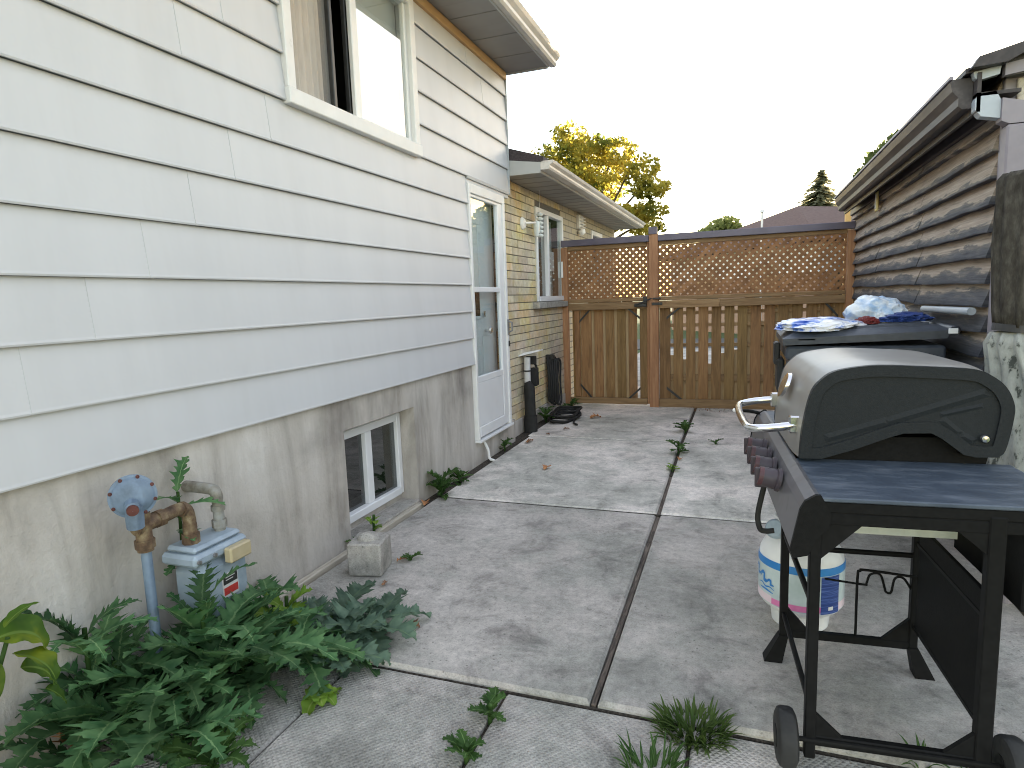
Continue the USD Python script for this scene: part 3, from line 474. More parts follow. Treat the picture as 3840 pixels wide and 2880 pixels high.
# ---------------------------------------------------------------- fence and gate
def clipstrip(x0, x1, z0, z1, c0, wd, sgn):
    L = 4.; d = np.array([1, sgn]) / math.sqrt(2); nrm = np.array([-sgn, 1]) / math.sqrt(2); p = np.array([c0, z0])
    q = [p - d * L + nrm * wd / 2, p + d * L + nrm * wd / 2, p + d * L - nrm * wd / 2, p - d * L - nrm * wd / 2]
    return Polygon(q).intersection(sbox(x0, z0, x1, z1))
def lattice(parent, x0, x1, z0, z1, y):
    n = 0
    for sgn, yo in ((1, 0), (-1, .007)):
        H = z1 - z0; lo, hi = (x0 - H, x1) if sgn > 0 else (x0, x1 + H); cx = lo
        while cx < hi:
            P = clipstrip(x0, x1, z0, z1, cx + random.uniform(-.0015, .0015), .035, sgn); cx += .0765
            if P.is_empty or P.area < 2e-4 or P.geom_type != 'Polygon': continue
            obj('lattice_slat', prism(P, y + yo, y + yo + .006, 'xz'), 'lattice_wood', parent)
def brace(parent, pts, y): obj('corner_brace', prism(Polygon(pts), y, y + .006, 'xz'), 'black_metal', parent)
FY = 7.47
random.seed(21)
gate = thing('wooden_gate', 'brown wooden gate with lattice top between the brick wall and the gate post', 'gate', (-1.55, 7.5, 0))
obj('stile', MB().rbox(-2.075, -2.0, FY - .03, FY + .03, .0, 1.90), 'post_wood', gate); obj('stile', MB().rbox(-1.935, -1.872, FY, FY + .035, .1, 1.15), 'fence_wood', gate)
obj('stile', MB().rbox(-1.145, -1.055, FY, FY + .035, .1, 1.15), 'fence_wood', gate)
obj('stile', MB().rbox(-1.0605, -1.034, FY - .01, FY + .035, .03, 1.91), 'post_wood', gate); obj('cap_rail', MB().rbox(-2.065, -1.034, FY - .045, FY + .075, 1.912, 1.985, .003), 'cap_purple', gate)
obj('top_rail', MB().rbox(-2.0, -1.062, FY - .01, FY + .03, 1.862, 1.91), 'fence_rail', gate)
obj('mid_rail', MB().rbox(-1.999, -1.062, FY - .02, FY + .034, 1.152, 1.236), 'fence_rail', gate)
obj('lattice_stop', MB().rbox(-1.999, -1.062, FY - .012, FY + .03, 1.241, 1.281), 'fence_rail', gate)
obj('bottom_rail', MB().rbox(-1.999, -1.062, FY - .02, FY + .034, .022, .094), 'fence_rail', gate)
lattice(gate, -1.998, -1.063, 1.283, 1.861, FY + .004)
xb = [-1.955, -1.838, -1.725, -1.592 + .0, -1.456, -1.318, -1.184]
for x0, x1 in [(-1.965, -1.868), (-1.862, -1.733), (-1.696, -1.594), (-1.557, -1.458), (-1.421, -1.32), (-1.283, -1.186), (-1.152, -1.06)]:
    obj('board', MB().rbox(x0 - .001, x1 + .001, FY + .037, FY + .055, .03, 1.2, .003), 'fence_wood', gate)
for x0, x1 in [(-1.735, -1.69), (-1.60, -1.55), (-1.462, -1.415), (-1.322, -1.278)]: obj('backing_board', MB().rbox(x0 - .04, x1 + .04, FY + .057, FY + .075, .04, 1.3, .003), 'tan_board', gate)
for pts in ([(-1.872, 1.0), (-1.872, 1.03), (-1.757, 1.152), (-1.73, 1.152)], [(-1.145, 1.03), (-1.145, 1.06), (-1.262, 1.152), (-1.29, 1.152)], [(-1.872, .27), (-1.872, .24), (-1.75, .094), (-1.72, .094)], [(-1.145, .23), (-1.145, .2), (-1.262, .094), (-1.29, .094)]): brace(gate, pts, FY - .004)
lt = obj('latch', MB().rbox(-1.2, -1.06, FY - .05, FY - .018, 1.175, 1.215).rbox(-1.1, -1.055, FY - .055, FY - .02, 1.215, 1.29), 'black_metal', gate)
obj('latch_bar', MB().tube([(-1.18, FY - .06, 1.2), (-1.0, FY - .05, 1.27)], .008, 8), 'black_metal', lt)
obj('hinge_tag', MB().box(-2.076, -2.05, FY - .036, FY - .031, 1.55, 1.74), 'white_paint', gate)
pan = thing('fence_panel', 'wide wooden fence panel with lattice top between the gate post and the shed', 'fence', (.05, 7.5, 0))
obj('gate_post', MB().rbox(-1.03, -.928, FY - .045, FY + .05, -.05, 1.99, .004), 'post_wood', pan)
obj('post_sleeve', MB().rbox(-1.034, -.94, FY - .05, FY + .055, 1.99, 2.07, .003), 'cap_purple', pan)
obj('end_post', MB().rbox(.995, 1.066, FY - .04, FY + .05, -.05, 1.9, .004), 'post_wood', pan)
obj('cap_rail', MB().rbox(-.93, 1.06, FY - .045, FY + .075, 1.912, 1.982, .003), 'cap_purple', pan)
obj('top_rail', MB().rbox(-.928, .993, FY - .008, FY + .03, 1.868, 1.91), 'fence_rail', pan)
obj('lattice_stop', MB().rbox(-.928, .993, FY - .012, FY + .03, 1.243, 1.285), 'fence_rail', pan)
obj('mid_rail', MB().rbox(-.928, -.26, FY - .02, FY + .034, 1.152, 1.238), 'fence_rail', pan); obj('mid_rail', MB().rbox(-.256, .993, FY - .02, FY + .034, 1.154, 1.238), 'fence_rail', pan)
obj('bottom_rail', MB().rbox(-.928, .993, FY - .02, FY + .034, -.02, .094), 'fence_rail', pan)
lattice(pan, -.927, .992, 1.287, 1.866, FY + .004)
gx = [-.784, -.642, -.506, -.364, -.225, -.086, .051, .192, .333, .47, .61, .75, .89]
px = -.925
for q, gxx in enumerate(gx + [.993]):
    x1 = gxx - (.017 if q < len(gx) else 0)
    obj('board', MB().rbox(px, x1, FY + .037 + random.uniform(0, .002), FY + .055, -.01, 1.2, .003), 'fence_wood', pan); px = gxx + .017
for zz in (.3, .70, .93, 1.07): obj('back_rail', MB().rbox(-.92, .99, FY + .058, FY + .095, zz, zz + (.075 if zz < .6 else .04)), 'fence_rail', pan)
for q, gxx in enumerate(gx):
    top_ = [.60, .55, .64, .5, .62, .66, 1.3, .98, 1.3, 1.3, .86, 1.3, 1.3][q]
    obj('backing_board', MB().rbox(gxx - .05, gxx + .05, FY + .097, FY + .113, .02, top_, .003), 'tan_board', pan)
for pts in ([(-.84, 1.02), (-.84, 1.05), (-.71, 1.152), (-.68, 1.152)], [(-.84, .24), (-.84, .21), (-.70, .094), (-.66, .094)], [(.93, 1.03), (.93, 1.0), (.80, 1.152), (.83, 1.152)]): brace(pan, pts, FY - .004)
obj('receiver', MB().rbox(-1.0, -.88, FY - .06, FY - .046, 1.19, 1.22).rbox(-.99, -.9, FY - .065, FY - .046, 1.255, 1.275), 'black_metal', pan)

# ---------------------------------------------------------------- weathered shed on the right
SX = 1.08
shed = thing('wooden_shed', 'weathered grey-brown clapboard shed with a low gutter on the right', 'shed', (2.3, 5.6, 0))
obj('shed_core', MB().box(SX + .03, 3.6, 3.56, 7.68, -.05, 2.2), 'room', shed)
random.seed(31); BP = .1165
cuts = [3.545, 4.82, 6.2, 7.66]
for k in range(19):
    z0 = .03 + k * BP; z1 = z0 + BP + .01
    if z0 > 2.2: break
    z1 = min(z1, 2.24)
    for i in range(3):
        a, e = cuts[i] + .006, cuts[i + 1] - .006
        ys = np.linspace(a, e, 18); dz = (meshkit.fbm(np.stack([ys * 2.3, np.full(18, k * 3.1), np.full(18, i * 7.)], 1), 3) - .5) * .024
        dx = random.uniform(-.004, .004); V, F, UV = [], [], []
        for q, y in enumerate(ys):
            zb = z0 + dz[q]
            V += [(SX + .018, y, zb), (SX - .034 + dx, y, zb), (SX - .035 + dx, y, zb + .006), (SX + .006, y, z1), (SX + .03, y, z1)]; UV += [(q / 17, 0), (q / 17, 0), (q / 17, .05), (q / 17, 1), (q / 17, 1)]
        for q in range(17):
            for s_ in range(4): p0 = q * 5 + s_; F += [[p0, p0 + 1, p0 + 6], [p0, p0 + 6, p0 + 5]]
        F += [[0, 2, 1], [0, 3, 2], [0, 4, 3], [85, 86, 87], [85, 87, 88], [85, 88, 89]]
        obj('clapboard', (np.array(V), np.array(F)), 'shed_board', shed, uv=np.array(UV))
obj('corner_board', MB().rbox(SX - .012, SX + .1, 3.515, 3.545, -.02, 2.2), 'lavender', shed)
obj('gable_wall', MB().box(SX + .1, 3.6, 3.53, 3.556, -.02, 2.24), 'lavender', shed)
for q in range(6): obj('gable_panel', MB().rbox(SX + .11 + q * .4, SX + .50 + q * .4, 3.515, 3.53, .05, 2.235 + .045 * q), 'grey_trim', shed)
obj('gable_batten', MB().rbox(SX + .03, SX + .06, 3.495, 3.5145, 2.02, 2.19), 'old_lumber', shed)
obj('gable_top', prism([(SX + .0, 2.2), (3.6, 2.2), (3.6, 2.615), (SX + .0, 2.24)], 3.531, 7.36, 'xz'), 'lavender', shed)
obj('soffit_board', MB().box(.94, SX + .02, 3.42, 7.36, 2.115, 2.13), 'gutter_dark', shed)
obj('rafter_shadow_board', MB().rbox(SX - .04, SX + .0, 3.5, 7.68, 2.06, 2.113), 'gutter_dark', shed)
obj('fascia', MB().box(.94, .955, 3.42, 7.36, 2.05, 2.215), 'gutter_dark', shed)
obj('roof', prism([(.895, 2.216), (3.6, 2.62), (3.6, 2.645), (.895, 2.238)], 3.425, 7.38, 'xz'), 'gutter_dark', shed)
gpr = [(.938, 2.08), (.90, 2.08), (.885, 2.095), (.885, 2.13), (.86, 2.16), (.85, 2.20), (.86, 2.21), (.938, 2.21)]
gm_ = obj('gutter', prism(gpr, 3.47, 5.6, 'xz'), 'gutter_dark', shed); obj('gutter_length', prism([(x + .002, z + .001) for x, z in gpr], 5.602, 7.37, 'xz'), 'gutter_dark', gm_)
obj('gutter_lip', MB().box(.846, .862, 3.47, 7.37, 2.2105, 2.224), 'lavender', gm_)
obj('rake_trim', prism([(.905, 2.226), (.93, 2.268), (1.0, 2.284), (1.09, 2.306), (3.6, 2.73), (3.6, 2.69), (1.09, 2.262), (1.03, 2.232)], 3.375, 3.424, 'xz'), 'gutter_dark', shed)
obj('rake_board', prism([(1.04, 2.19), (1.04, 2.25), (1.09, 2.285), (3.6, 2.71), (3.6, 2.52)], 3.4255, 3.465, 'xz'), 'lavender', shed)
e_ = obj('gutter_end_box', trimesh.convex.convex_hull([(x, y, z) for x, z in ((.918, 2.245), (.932, 2.195), (.95, 2.185), (1.022, 2.20), (1.03, 2.262), (.925, 2.255)) for y in (3.43, 3.468)]), 'pale_blue', shed)
obj('end_box_rim', MB().rbox(.93, 1.02, 3.425, 3.4295, 2.236, 2.242, .001), 'gutter_dark', e_)
ds = obj('downspout', trimesh.convex.convex_hull([(x, y, z) for x, z in ((.935, 2.10), (.945, 2.125), (1.01, 2.13), (1.03, 2.09), (1.03, 2.015), (.96, 2.03), (.937, 2.06)) for y in (3.42, 3.475)]), 'pale_blue', shed)
obj('downspout_elbow', trimesh.convex.convex_hull([(x, y, z) for x, z in ((1.031, 2.095), (1.031, 2.0), (1.06, 1.985), (1.16, 1.985), (1.16, 2.06)) for y in (3.405, 3.475)]), 'lavender', ds)
obj('downspout_pipe', MB().rbox(1.052, 1.165, 3.402, 3.478, .02, 1.982, .008), 'lavender', ds)
t = thing('wall_thermometer', 'small yellow thermometer hung high on the shed clapboards', 'thermometer', (SX - .04, 6.22, 1.98))
obj('plate', MB().rbox(SX - .05, SX - .036, 6.15, 6.25, 1.94, 2.10, .006), 'yellow_plastic', t); obj('tube', MB().tube([(SX - .052, 6.2, 1.96), (SX - .052, 6.2, 2.08)], .006, 8), 'label_silver', t)
tagp(stage.GetPrimAtPath(obj('white_pipe', tube([(SX - .055, 3.62, 1.176), (SX - .055, 4.49, 1.166)], .019, 14), 'pale_blue', smooth=40)), 'short pale plastic pipe fixed along the shed clapboards above the bin', 'pipe')

# ---------------------------------------------------------------- cloth bundle hung at the shed's near corner
def drape(z_r, cx, cy, nf, amp, seed, n=96, skew=0.):
    V, F = [], []; rr = np.random.default_rng(seed); ph = rr.uniform(0, 6, 4)
    for i, (z, r, ox) in enumerate(z_r):
        for j in range(n):
            a = 2 * PI * j / n; q = r * (1 + amp * (.6 * math.sin(nf * a + ph[0] + .8 * z) + .4 * math.sin((nf + 4) * a + ph[1] - 1.3 * z) + .25 * math.sin(3 * a + ph[2] + 2 * z)))
            V.append((cx + ox + q * math.cos(a), cy + q * math.sin(a), z))
    for i in range(len(z_r) - 1):
        for j in range(n):
            a0, b0, c0, d0 = i * n + j, i * n + (j + 1) % n, (i + 1) * n + (j + 1) % n, (i + 1) * n + j
            F += [[a0, b0, c0], [a0, c0, d0]]
    for k, base in ((0, 0), (1, (len(z_r) - 1) * n)):
        V.append(np.mean(V[base:base + n], 0)); m_ = len(V) - 1
        for j in range(n): F.append([m_, base + (j + 1) % n, base + j] if k == 0 else [m_, base + j, base + (j + 1) % n])
    return np.array(V), np.array(F)
t = thing('cloth_bundle', 'faded grey cloth bundle tied with a black strap at the shed corner', 'cloth', (1.06, 3.0, 0))
obj('upper_cloth', drape([(1.72, .10, .0), (1.70, .115, .0), (1.6, .115, .0), (1.45, .118, 0), (1.3, .11, 0), (1.2, .105, 0), (1.135, .098, 0)], 1.03, 3.0, 14, .09, 4), 'cloth_dark', t, smooth=True)
obj('lower_cloth', drape([(1.115, .098, 0), (1.07, .115, .0), (.98, .13, .03), (.85, .16, .07), (.65, .2, .12), (.4, .23, .16), (.15, .24, .18)], 1.03, 3.0, 14, .13, 9), 'cloth_pale', t, smooth=True)
obj('strap', lathe([(.095, -.014), (.107, -.014), (.107, .014), (.095, .014)], 40, (1.03, 3.0, 1.125), (.12, 0, 1)), 'black_metal', t)
obj('pole', tube([(1.03, 3.0, -.02), (1.03, 3.0, 2.0)], .02, 12), 'lavender', t)

# ---------------------------------------------------------------- barbecue
gr = thing('gas_barbecue', 'dark grey four-burner gas barbecue on a black wheeled frame', 'barbecue', (.183, 1.765, 0), 4.3)
ob = lambda n, m, mt, par=gr, **k: obj(n, m, mt, par, local=True, **k)
ob('leg', MB().rbox(-.012, .016, .0, .03, .02, .74, .003), 'grill_frame'); ob('leg', MB().rbox(.392, .43, .0, .03, .06, .74, .003), 'grill_frame')
for x in (-.012, .392):
    lg = ob('leg', MB().rbox(x, x + .026, .52, .548, .09, .74, .003), 'grill_frame')
    s_ = 1 if x > 0 else -1; q = x + .013
    obj('foot', trimesh.convex.convex_hull([(q - .015, .515, .1), (q + .015, .515, .1), (q - .015, .55, .1), (q + .015, .55, .1), (q - .03 + s_ * .035, .505, .0), (q + .03 + s_ * .035, .505, .0), (q - .03 + s_ * .035, .56, .0), (q + .03 + s_ * .035, .56, .0)]), 'grill_frame', lg, local=True)
ob('cross_bar', MB().rbox(-.012, .43, .004, .026, .058, .09, .003), 'grill_frame'); ob('cross_bar', MB().rbox(-.012, .418, .523, .545, .09, .118, .003), 'grill_frame')
for x in (0., .405):
    for z in (.17, .46): ob('side_rail', MB().rbox(x - .007, x + .007, .03, .52, z, z + .016, .003), 'grill_frame')
for pts, y0 in (([(.016, .155), (.016, .09), (.085, .09)], .006), ([(.392, .155), (.392, .09), (.325, .09)], .006), ([(.014, .2), (.014, .118), (.085, .118)], .526), ([(.392, .2), (.392, .118), (.31, .118)], .526), ([(.016, .74), (.016, .60), (.13, .715), (.13, .74)], .006), ([(.392, .74), (.392, .64), (.30, .72), (.30, .74)], .006)):
    ob('gusset', prism(Polygon(pts), y0, y0 + .014, 'xz'), 'grill_frame')
ob('back_panel', MB().rbox(.4, .412, .03, .50, .172, .535, .003), 'grill_black'); ob('upper_panel', MB().rbox(.468, .478, .0, .42, .50, .745, .003), 'grill_black')
for u0, u1, nm in ((-.086, -.034, 0), (.45, .505, 1)):
    wv = ob('wheel', lathe([(.03, 0), (.062, 0), (.074, .006), (.078, .014), (.078, u1 - u0 - .014), (.074, u1 - u0 - .006), (.062, u1 - u0), (.03, u1 - u0)], 36, (u0, .0, .078), (1, 0, 0)), 'black_rubber', smooth=30)
    obj('hub', lathe([(.001, -.002), (.03, -.002), (.032, .006), (.032, u1 - u0 - .006), (.03, u1 - u0 + .002), (.001, u1 - u0 + .002)], 20, (u0, .0, .078), (1, 0, 0)), 'grill_frame', wv, local=True)
ob('axle', tube([(-.05, .0, .078), (.47, .0, .078)], .007, 8), 'grill_frame')
tr = ob('wire_rack', MB().tube(smooth_path([(.13, .535, .315), (.25, .535, .305), (.26, .535, .31), (.27, .535, .342), (.30, .535, .345), (.315, .535, .30), (.32, .535, .285), (.335, .535, .285), (.345, .535, .335), (.37, .535, .338), (.395, .535, .30)], 5), .004, 8).tube(smooth_path([(.232, .535, .115), (.232, .535, .33), (.24, .535, .352), (.26, .535, .357), (.45, .51, .352)], 5), .0045, 8), 'grill_frame', smooth=40)
ob('tool_rod', tube([(.015, .535, .42), (.395, .535, .42)], .009, 10), 'grill_frame', smooth=40)
ob('grease_tray', MB().rbox(.155, .50, .395, .40, .535, .565, .002), 'galv')
tray = [(-.004, .77), (.60, .77), (.60, .725), (-.004, .725)]
ob('side_shelf', MB().rbox(.0, .60, .0, .415, .758, .77, .003), 'shelf_blue'); ob('shelf_edge', MB().rbox(.002, .598, .003, .413, .7279, .7575, .003), 'grill_black'); ob('shelf_apron', MB().rbox(.03, .598, .004, .02, .695, .7275, .003), 'grill_black')
ob('side_shelf', MB().rbox(.0, .56, 1.01, 1.27, .728, .77, .004), 'shelf_blue')
pp = [(.0, .772), (-.024, .756), (-.036, .733), (-.058, .62), (-.05, .603), (-.018, .612), (.004, .66), (.03, .69), (.035, .726), (.01, .772)]
ob('control_panel', prism(pp, .012, 1.262, 'xz'), 'panel_grey'); ob('panel_end_cap', prism(Polygon(pp).buffer(.003), -.002, .0115, 'xz'), 'grill_black'); ob('panel_end_cap', prism(Polygon(pp).buffer(.003), 1.2625, 1.275, 'xz'), 'grill_black')
ob('firebox', trimesh.convex.convex_hull([(u, v_, z) for u, z in ((.05, .60), (.5, .58), (.555, .85), (.03, .84)) for v_ in (.417, 1.0)]), 'grill_black')
for k in range(4):
    v0 = .335 + k * .142; cx = np.array([-.046, v0, .716]); ax = np.array([-1, 0, .22]); ax = ax / np.linalg.norm(ax)
    kb = ob('knob', lathe([(.001, .012), (.031, .012), (.033, .018), (.031, .03), (.029, .06), (.027, .066), (.001, .067)], 24, cx, ax), 'knob', smooth=30)
    obj('bezel', lathe([(.001, 0), (.037, 0), (.037, .010), (.034, .0125), (.001, .0125)], 24, cx, ax), 'knob', kb, smooth=30, local=True)
    obj('knob_ring', lathe([(.0285, .052), (.0305, .053), (.0295, .0655), (.0275, .0665)], 24, cx, ax), 'knob_red', kb, local=True)
    obj('grip', rbox(cx[0] - .075, cx[0] - .03, v0 - .006, v0 + .006, cx[2] - .024, cx[2] + .04, .003), 'knob', kb, local=True)
lid = [(.013, .782), (.077, .782), (.17, .815), (.263, .855), (.30, .868), (.373, .871), (.402, .855), (.46, .808), (.49, .801), (.545, .802), (.565, .825), (.58, .919), (.578, .964), (.556, 1.011), (.52, 1.043), (.475, 1.062), (.3635, 1.070), (.256, 1.075), (.19, 1.073), (.112, 1.059), (.073, 1.034), (.042, .989), (.02, .881)]
LP = Polygon(list(lid[:9]) + [tuple(p) for p in smooth_path(lid[9:] + [lid[0]], 4)][:-1]).buffer(0).buffer(.006).buffer(-.006)
V0, V1 = .372, 1.0
ob('lid_end_cap', prism(LP.difference(LP.buffer(-.034)), V0 - .008, V0 + .014, 'xz'), 'cast_grey'); ob('lid_end_panel', prism(LP.buffer(-.0335), V0 - .0005, V0 + .012, 'xz'), 'cast_grey')
ob('lid_end_cap', prism(LP, V1 - .014, V1 + .008, 'xz'), 'cast_grey')
def bar2(p, q, w_): p, q = np.array(p), np.array(q); d = (q - p) / np.linalg.norm(q - p); nn = np.array([-d[1], d[0]]) * w_; return trimesh.convex.convex_hull([(*(p + nn), 0), (*(p - nn), 0), (*(q + nn), 0), (*(q - nn), 0), (*(p + d * w_), -.004), (*(q - d * w_), -.004)])
def rib(p, q, w_):
    m = bar2(p, q, w_); v_ = m.vertices.copy(); m.vertices = np.stack([v_[:, 0], V0 - .0006 + v_[:, 2], v_[:, 1]], 1); m.fix_normals(); return m
for p, q, w_ in (((.085, .845), (.26, .905), .014), ((.25, .900), (.515, .995), .014), ((.40, .915), (.45, .868), .012), ((.45, .868), (.49, .845), .012), ((.395, .925), (.505, .955), .008)): ob('pressed_rib', rib(p, q, w_), 'cast_grey')
prof = [(x, z) for x, z in smooth_path(lid[9:] + [lid[0]], 6)]; prof = prof[6:]; V, F = [], []; nv = 14
crown = lambda s: .016 * (1 - abs(2 * s - 1) ** 6)
for j in range(nv):
    s_ = j / (nv - 1); vv = V0 + .0145 + (V1 - V0 - .029) * s_
    for (x, z) in prof: cxx, czz = .3, .86; k_ = 1 + crown(s_) * 1.6; V.append((cxx + (x - cxx) * k_, vv, czz + (z - czz) * (k_ + crown(s_))))
np_ = len(prof)
for j in range(nv - 1):
    for i in range(np_ - 1): a = j * np_ + i; F += [[a, a + 1, a + np_ + 1], [a, a + np_ + 1, a + np_]]
ob('lid', (np.array(V), np.array(F)), 'lid_paint', smooth=50)
ob('lid_rear', MB().box(.46, .56, V0 + .02, V1 - .02, .803, .81), 'grill_black')
bolt = lathe([(.001, 0), (.013, 0), (.013, .006), (.009, .011), (.001, .012)], 16, (.51, V0 - .008, .858), (0, -1, 0)); ob('hinge_bolt', bolt, 'chrome', smooth=40)
h = ob('lid_handle', tube(smooth_path([(.02, .44, .875), (-.05, .435, .865), (-.115, .45, .858), (-.135, .50, .857), (-.14, .70, .857), (-.135, .86, .857), (-.12, .925, .86), (-.06, .945, .87), (.02, .94, .877)], 6), .0135, 14), 'chrome', smooth=40)
for v0 in (.44, .94): obj('handle_bracket', rbox(-.01, .03, v0 - .014, v0 + .014, .848, .905, .005), 'chrome', h, local=True)
th = ob('thermometer_gauge', trimesh.convex.convex_hull([(*(np.array([.033 - .022 + .022 * math.sin(0), .66, .975]) + np.array([-.012 + (.012 if k else 0) + .03 * math.sin(a) * .55, .052 * math.cos(a), .042 * math.sin(a)])),) for a in np.linspace(0, 2 * PI, 24) for k in (0, 1)]), 'chrome', smooth=40)
ob('match_hook', tube(smooth_path([(-.02, 1.24, .765), (-.06, 1.26, .77), (-.10, 1.28, .768)]), .008, 8), 'grill_frame'); ob('hook_tip', lathe([(.001, 0), (.009, .004), (.011, .02), (.008, .035), (.001, .038)], 10, (-.095, 1.28, .769), (-1, .1, 0)), 'vinyl', smooth=True)

# propane tank
t = thing('propane_tank', 'white propane cylinder with blue and pink printed sleeve under the barbecue', 'propane tank', (.223, 2.62, 0))
TC = (.223, 2.62)
obj('body', lathe([(.001, .045), (.06, .047), (.11, .058), (.143, .082), (.155, .11), (.155, .27), (.15, .295), (.135, .325), (.10, .352), (.06, .364), (.001, .366)], 48, (*TC, 0)), 'tank_white', t, smooth=60)
obj('foot_ring', lathe([(.10, .0), (.104, .0), (.11, .06), (.106, .06), (.10, .0)], 40, (*TC, 0)), 'tank_white', t)
obj('collar', lathe([(.092, .345), (.098, .345), (.1, .43), (.094, .43), (.092, .345)], 36, (*TC, 0)), 'tank_white', t, smooth=30)
obj('valve', MB().tube([(*TC, .36), (*TC, .42)], .02, 14).tube([(.223, 2.62, .40), (.15, 2.58, .39)], .014, 12), 'lead', t, smooth=40)
sl = obj('sleeve', lathe([(.1556, .10), (.1562, .101), (.1562, .262), (.1556, .263)], 64, (*TC, 0)), 'tank_label', t, smooth=40)
def band(z0, z1, a0, a1, r, nseg=24):
    th_ = np.radians(np.linspace(a0, a1, nseg)); V = [(TC[0] + rr * math.cos(a), TC[1] + rr * math.sin(a), z) for a in th_ for rr, z in ((r, z0), (r, z1))]
    F = [q for i in range(nseg - 1) for q in ([2 * i, 2 * i + 2, 2 * i + 1], [2 * i + 1, 2 * i + 2, 2 * i + 3])]; return np.array(V), np.array(F)
obj('blue_band', lathe([(.1565, .248), (.157, .249), (.157, .264), (.1545, .277), (.154, .276)], 64, (*TC, 0)), 'tank_blue', sl, smooth=40)
obj('pink_band', band(.104, .128, 225, 305, .1566), 'tank_pink', sl, smooth=True); obj('pale_pink_band', band(.104, .134, 150, 224.8, .1566), 'tank_palepink', sl, smooth=True); obj('pale_pink_band', band(.104, .134, 305.2, 360, .1566), 'tank_palepink', sl, smooth=True)
obj('navy_panel', band(.098, .246, 292, 322, .1572), 'tank_navy', sl, smooth=True)
obj('print_square', band(.112, .126, 303, 311, .158, 5), 'label_silver', sl)
def stroke(pts, w_, r=.158):
    P = smooth_path([(a, z, 0) for a, z in pts], 6); V = []
    for i, (a, z, _) in enumerate(P):
        k = w_ * (.5 + .8 * math.sin(PI * i / (len(P) - 1))); t_ = math.radians(a)
        V += [(TC[0] + r * math.cos(t_), TC[1] + r * math.sin(t_), z - k), (TC[0] + r * math.cos(t_), TC[1] + r * math.sin(t_), z + k)]
    n_s = len(P); return np.array(V), np.array([q for i in range(n_s - 1) for q in ([2 * i, 2 * i + 2, 2 * i + 1], [2 * i + 1, 2 * i + 2, 2 * i + 3])])
sm = MB()
for pts, w_ in (([(182, .205), (188, .23), (194, .222), (190, .205), (197, .198), (204, .214)], .006), ([(200, .19), (206, .215), (212, .205), (208, .192), (215, .185), (221, .197)], .007), ([(214, .18), (220, .195), (225, .19), (222, .18), (229, .178)], .005), ([(196, .165), (205, .172), (213, .163), (222, .168), (230, .160)], .0025), ([(200, .15), (214, .152), (228, .147)], .003)): sm.add(*stroke(pts, w_))
obj('blue_script', sm, 'tank_blue', sl)
rg = obj('regulator', lathe([(.001, -.02), (.03, -.018), (.038, -.006), (.038, .006), (.03, .02), (.001, .022)], 24, (.125, 2.57, .385), (-.3, -.8, .35)), 'gas_grey', t, smooth=40)
obj('gas_hose', tube(smooth_path([(.12, 2.55, .385), (.09, 2.555, .378), (.068, 2.56, .385), (.06, 2.565, .44), (.078, 2.57, .54), (.10, 2.58, .64)]), .0105, 10), 'black_rubber', rg, smooth=40)

# wheelie bin and the bags on it
bn = thing('wheeled_bin', 'dark slate wheeled bin with ridged lid between the barbecue and the shed', 'bin', (.58, 4.08, 0))
obj('body', trimesh.convex.convex_hull([(x, y, z) for z, a, b_, p, q in ((.06, .33, .88, 3.82, 4.36), (.98, .245, .945, 3.74, 4.44)) for x in (a, b_) for y in (p, q)]), 'bin_plastic', bn)
obj('rim', MB().rbox(.215, .955, 3.71, 4.47, .93, 1.005, .012), 'bin_plastic', bn)
lidz = lambda x: 1.012 + (x - .2) * .04
L_ = trimesh.convex.convex_hull([(x, y, z) for x, y, z in [(.198, 3.70, lidz(.2)), (.198, 4.48, lidz(.2)), (.955, 3.70, lidz(.95)), (.955, 4.48, lidz(.95)), (.198, 3.70, lidz(.2) + .034), (.198, 4.48, lidz(.2) + .034), (.965, 3.70, lidz(.95) + .04), (.965, 4.48, lidz(.95) + .04), (.26, 3.76, 1.08), (.26, 4.42, 1.08), (.93, 3.76, 1.106), (.93, 4.42, 1.106)]])
obj('lid', L_, 'bin_plastic', bn, smooth=25)
for k in range(4): obj('lid_ridge', trimesh.convex.convex_hull([(x, y, z) for x, za in ((.31, 1.08), (.90, 1.104)) for y, z in ((3.81 + k * .16, za), (3.88 + k * .16, za), (3.825 + k * .16, za + .013), (3.865 + k * .16, za + .013))]), 'bin_plastic', bn)
obj('lid_grip', MB().rbox(.27, .36, 3.70, 3.745, 1.035, 1.05, .004), 'bin_dark', bn)
obj('handle_bar', tube([(.985, 3.72, 1.075), (.995, 3.74, 1.08), (.995, 4.44, 1.08), (.985, 4.46, 1.075)], .024, 12), 'bin_plastic', bn, smooth=40)
obj('hinge_tab', MB().rbox(.955, .995, 3.69, 3.70, 1.065, 1.092, .002), 'vinyl', bn)
obj('latch', MB().rbox(.165, .198, 3.94, 4.08, .88, 1.01, .008).rbox(.18, .22, 3.90, 4.12, .73, .92, .01), 'bin_dark', bn)
for y in (3.75, 4.40): obj('wheel', lathe([(.001, 0), (.1, 0), (.11, .01), (.11, .035), (.1, .045), (.001, .045)], 28, (.90, y - .02, .11), (0, 1, 0)), 'black_rubber', bn, smooth=30)
def bag(cx, cy, cz, sx, sy, sz, seed, sharp=.35, fr=5.):
    m = trimesh.creation.icosphere(4); p = m.vertices; d = meshkit.fbm(p * fr * .5 + seed * 7.3, 4, seed) - .5; e = np.abs(meshkit.fbm(p * fr + seed * 3.1, 3, seed + 5) - .5)
    q = p * (1 + sharp * d[:, None] * 2 - .5 * e[:, None]); q = q * (sx, sy, sz); q[:, 2] = np.maximum(q[:, 2], -.25 * sz); m.vertices = q + (cx, cy, cz); return m
ba = dict(smooth=25)
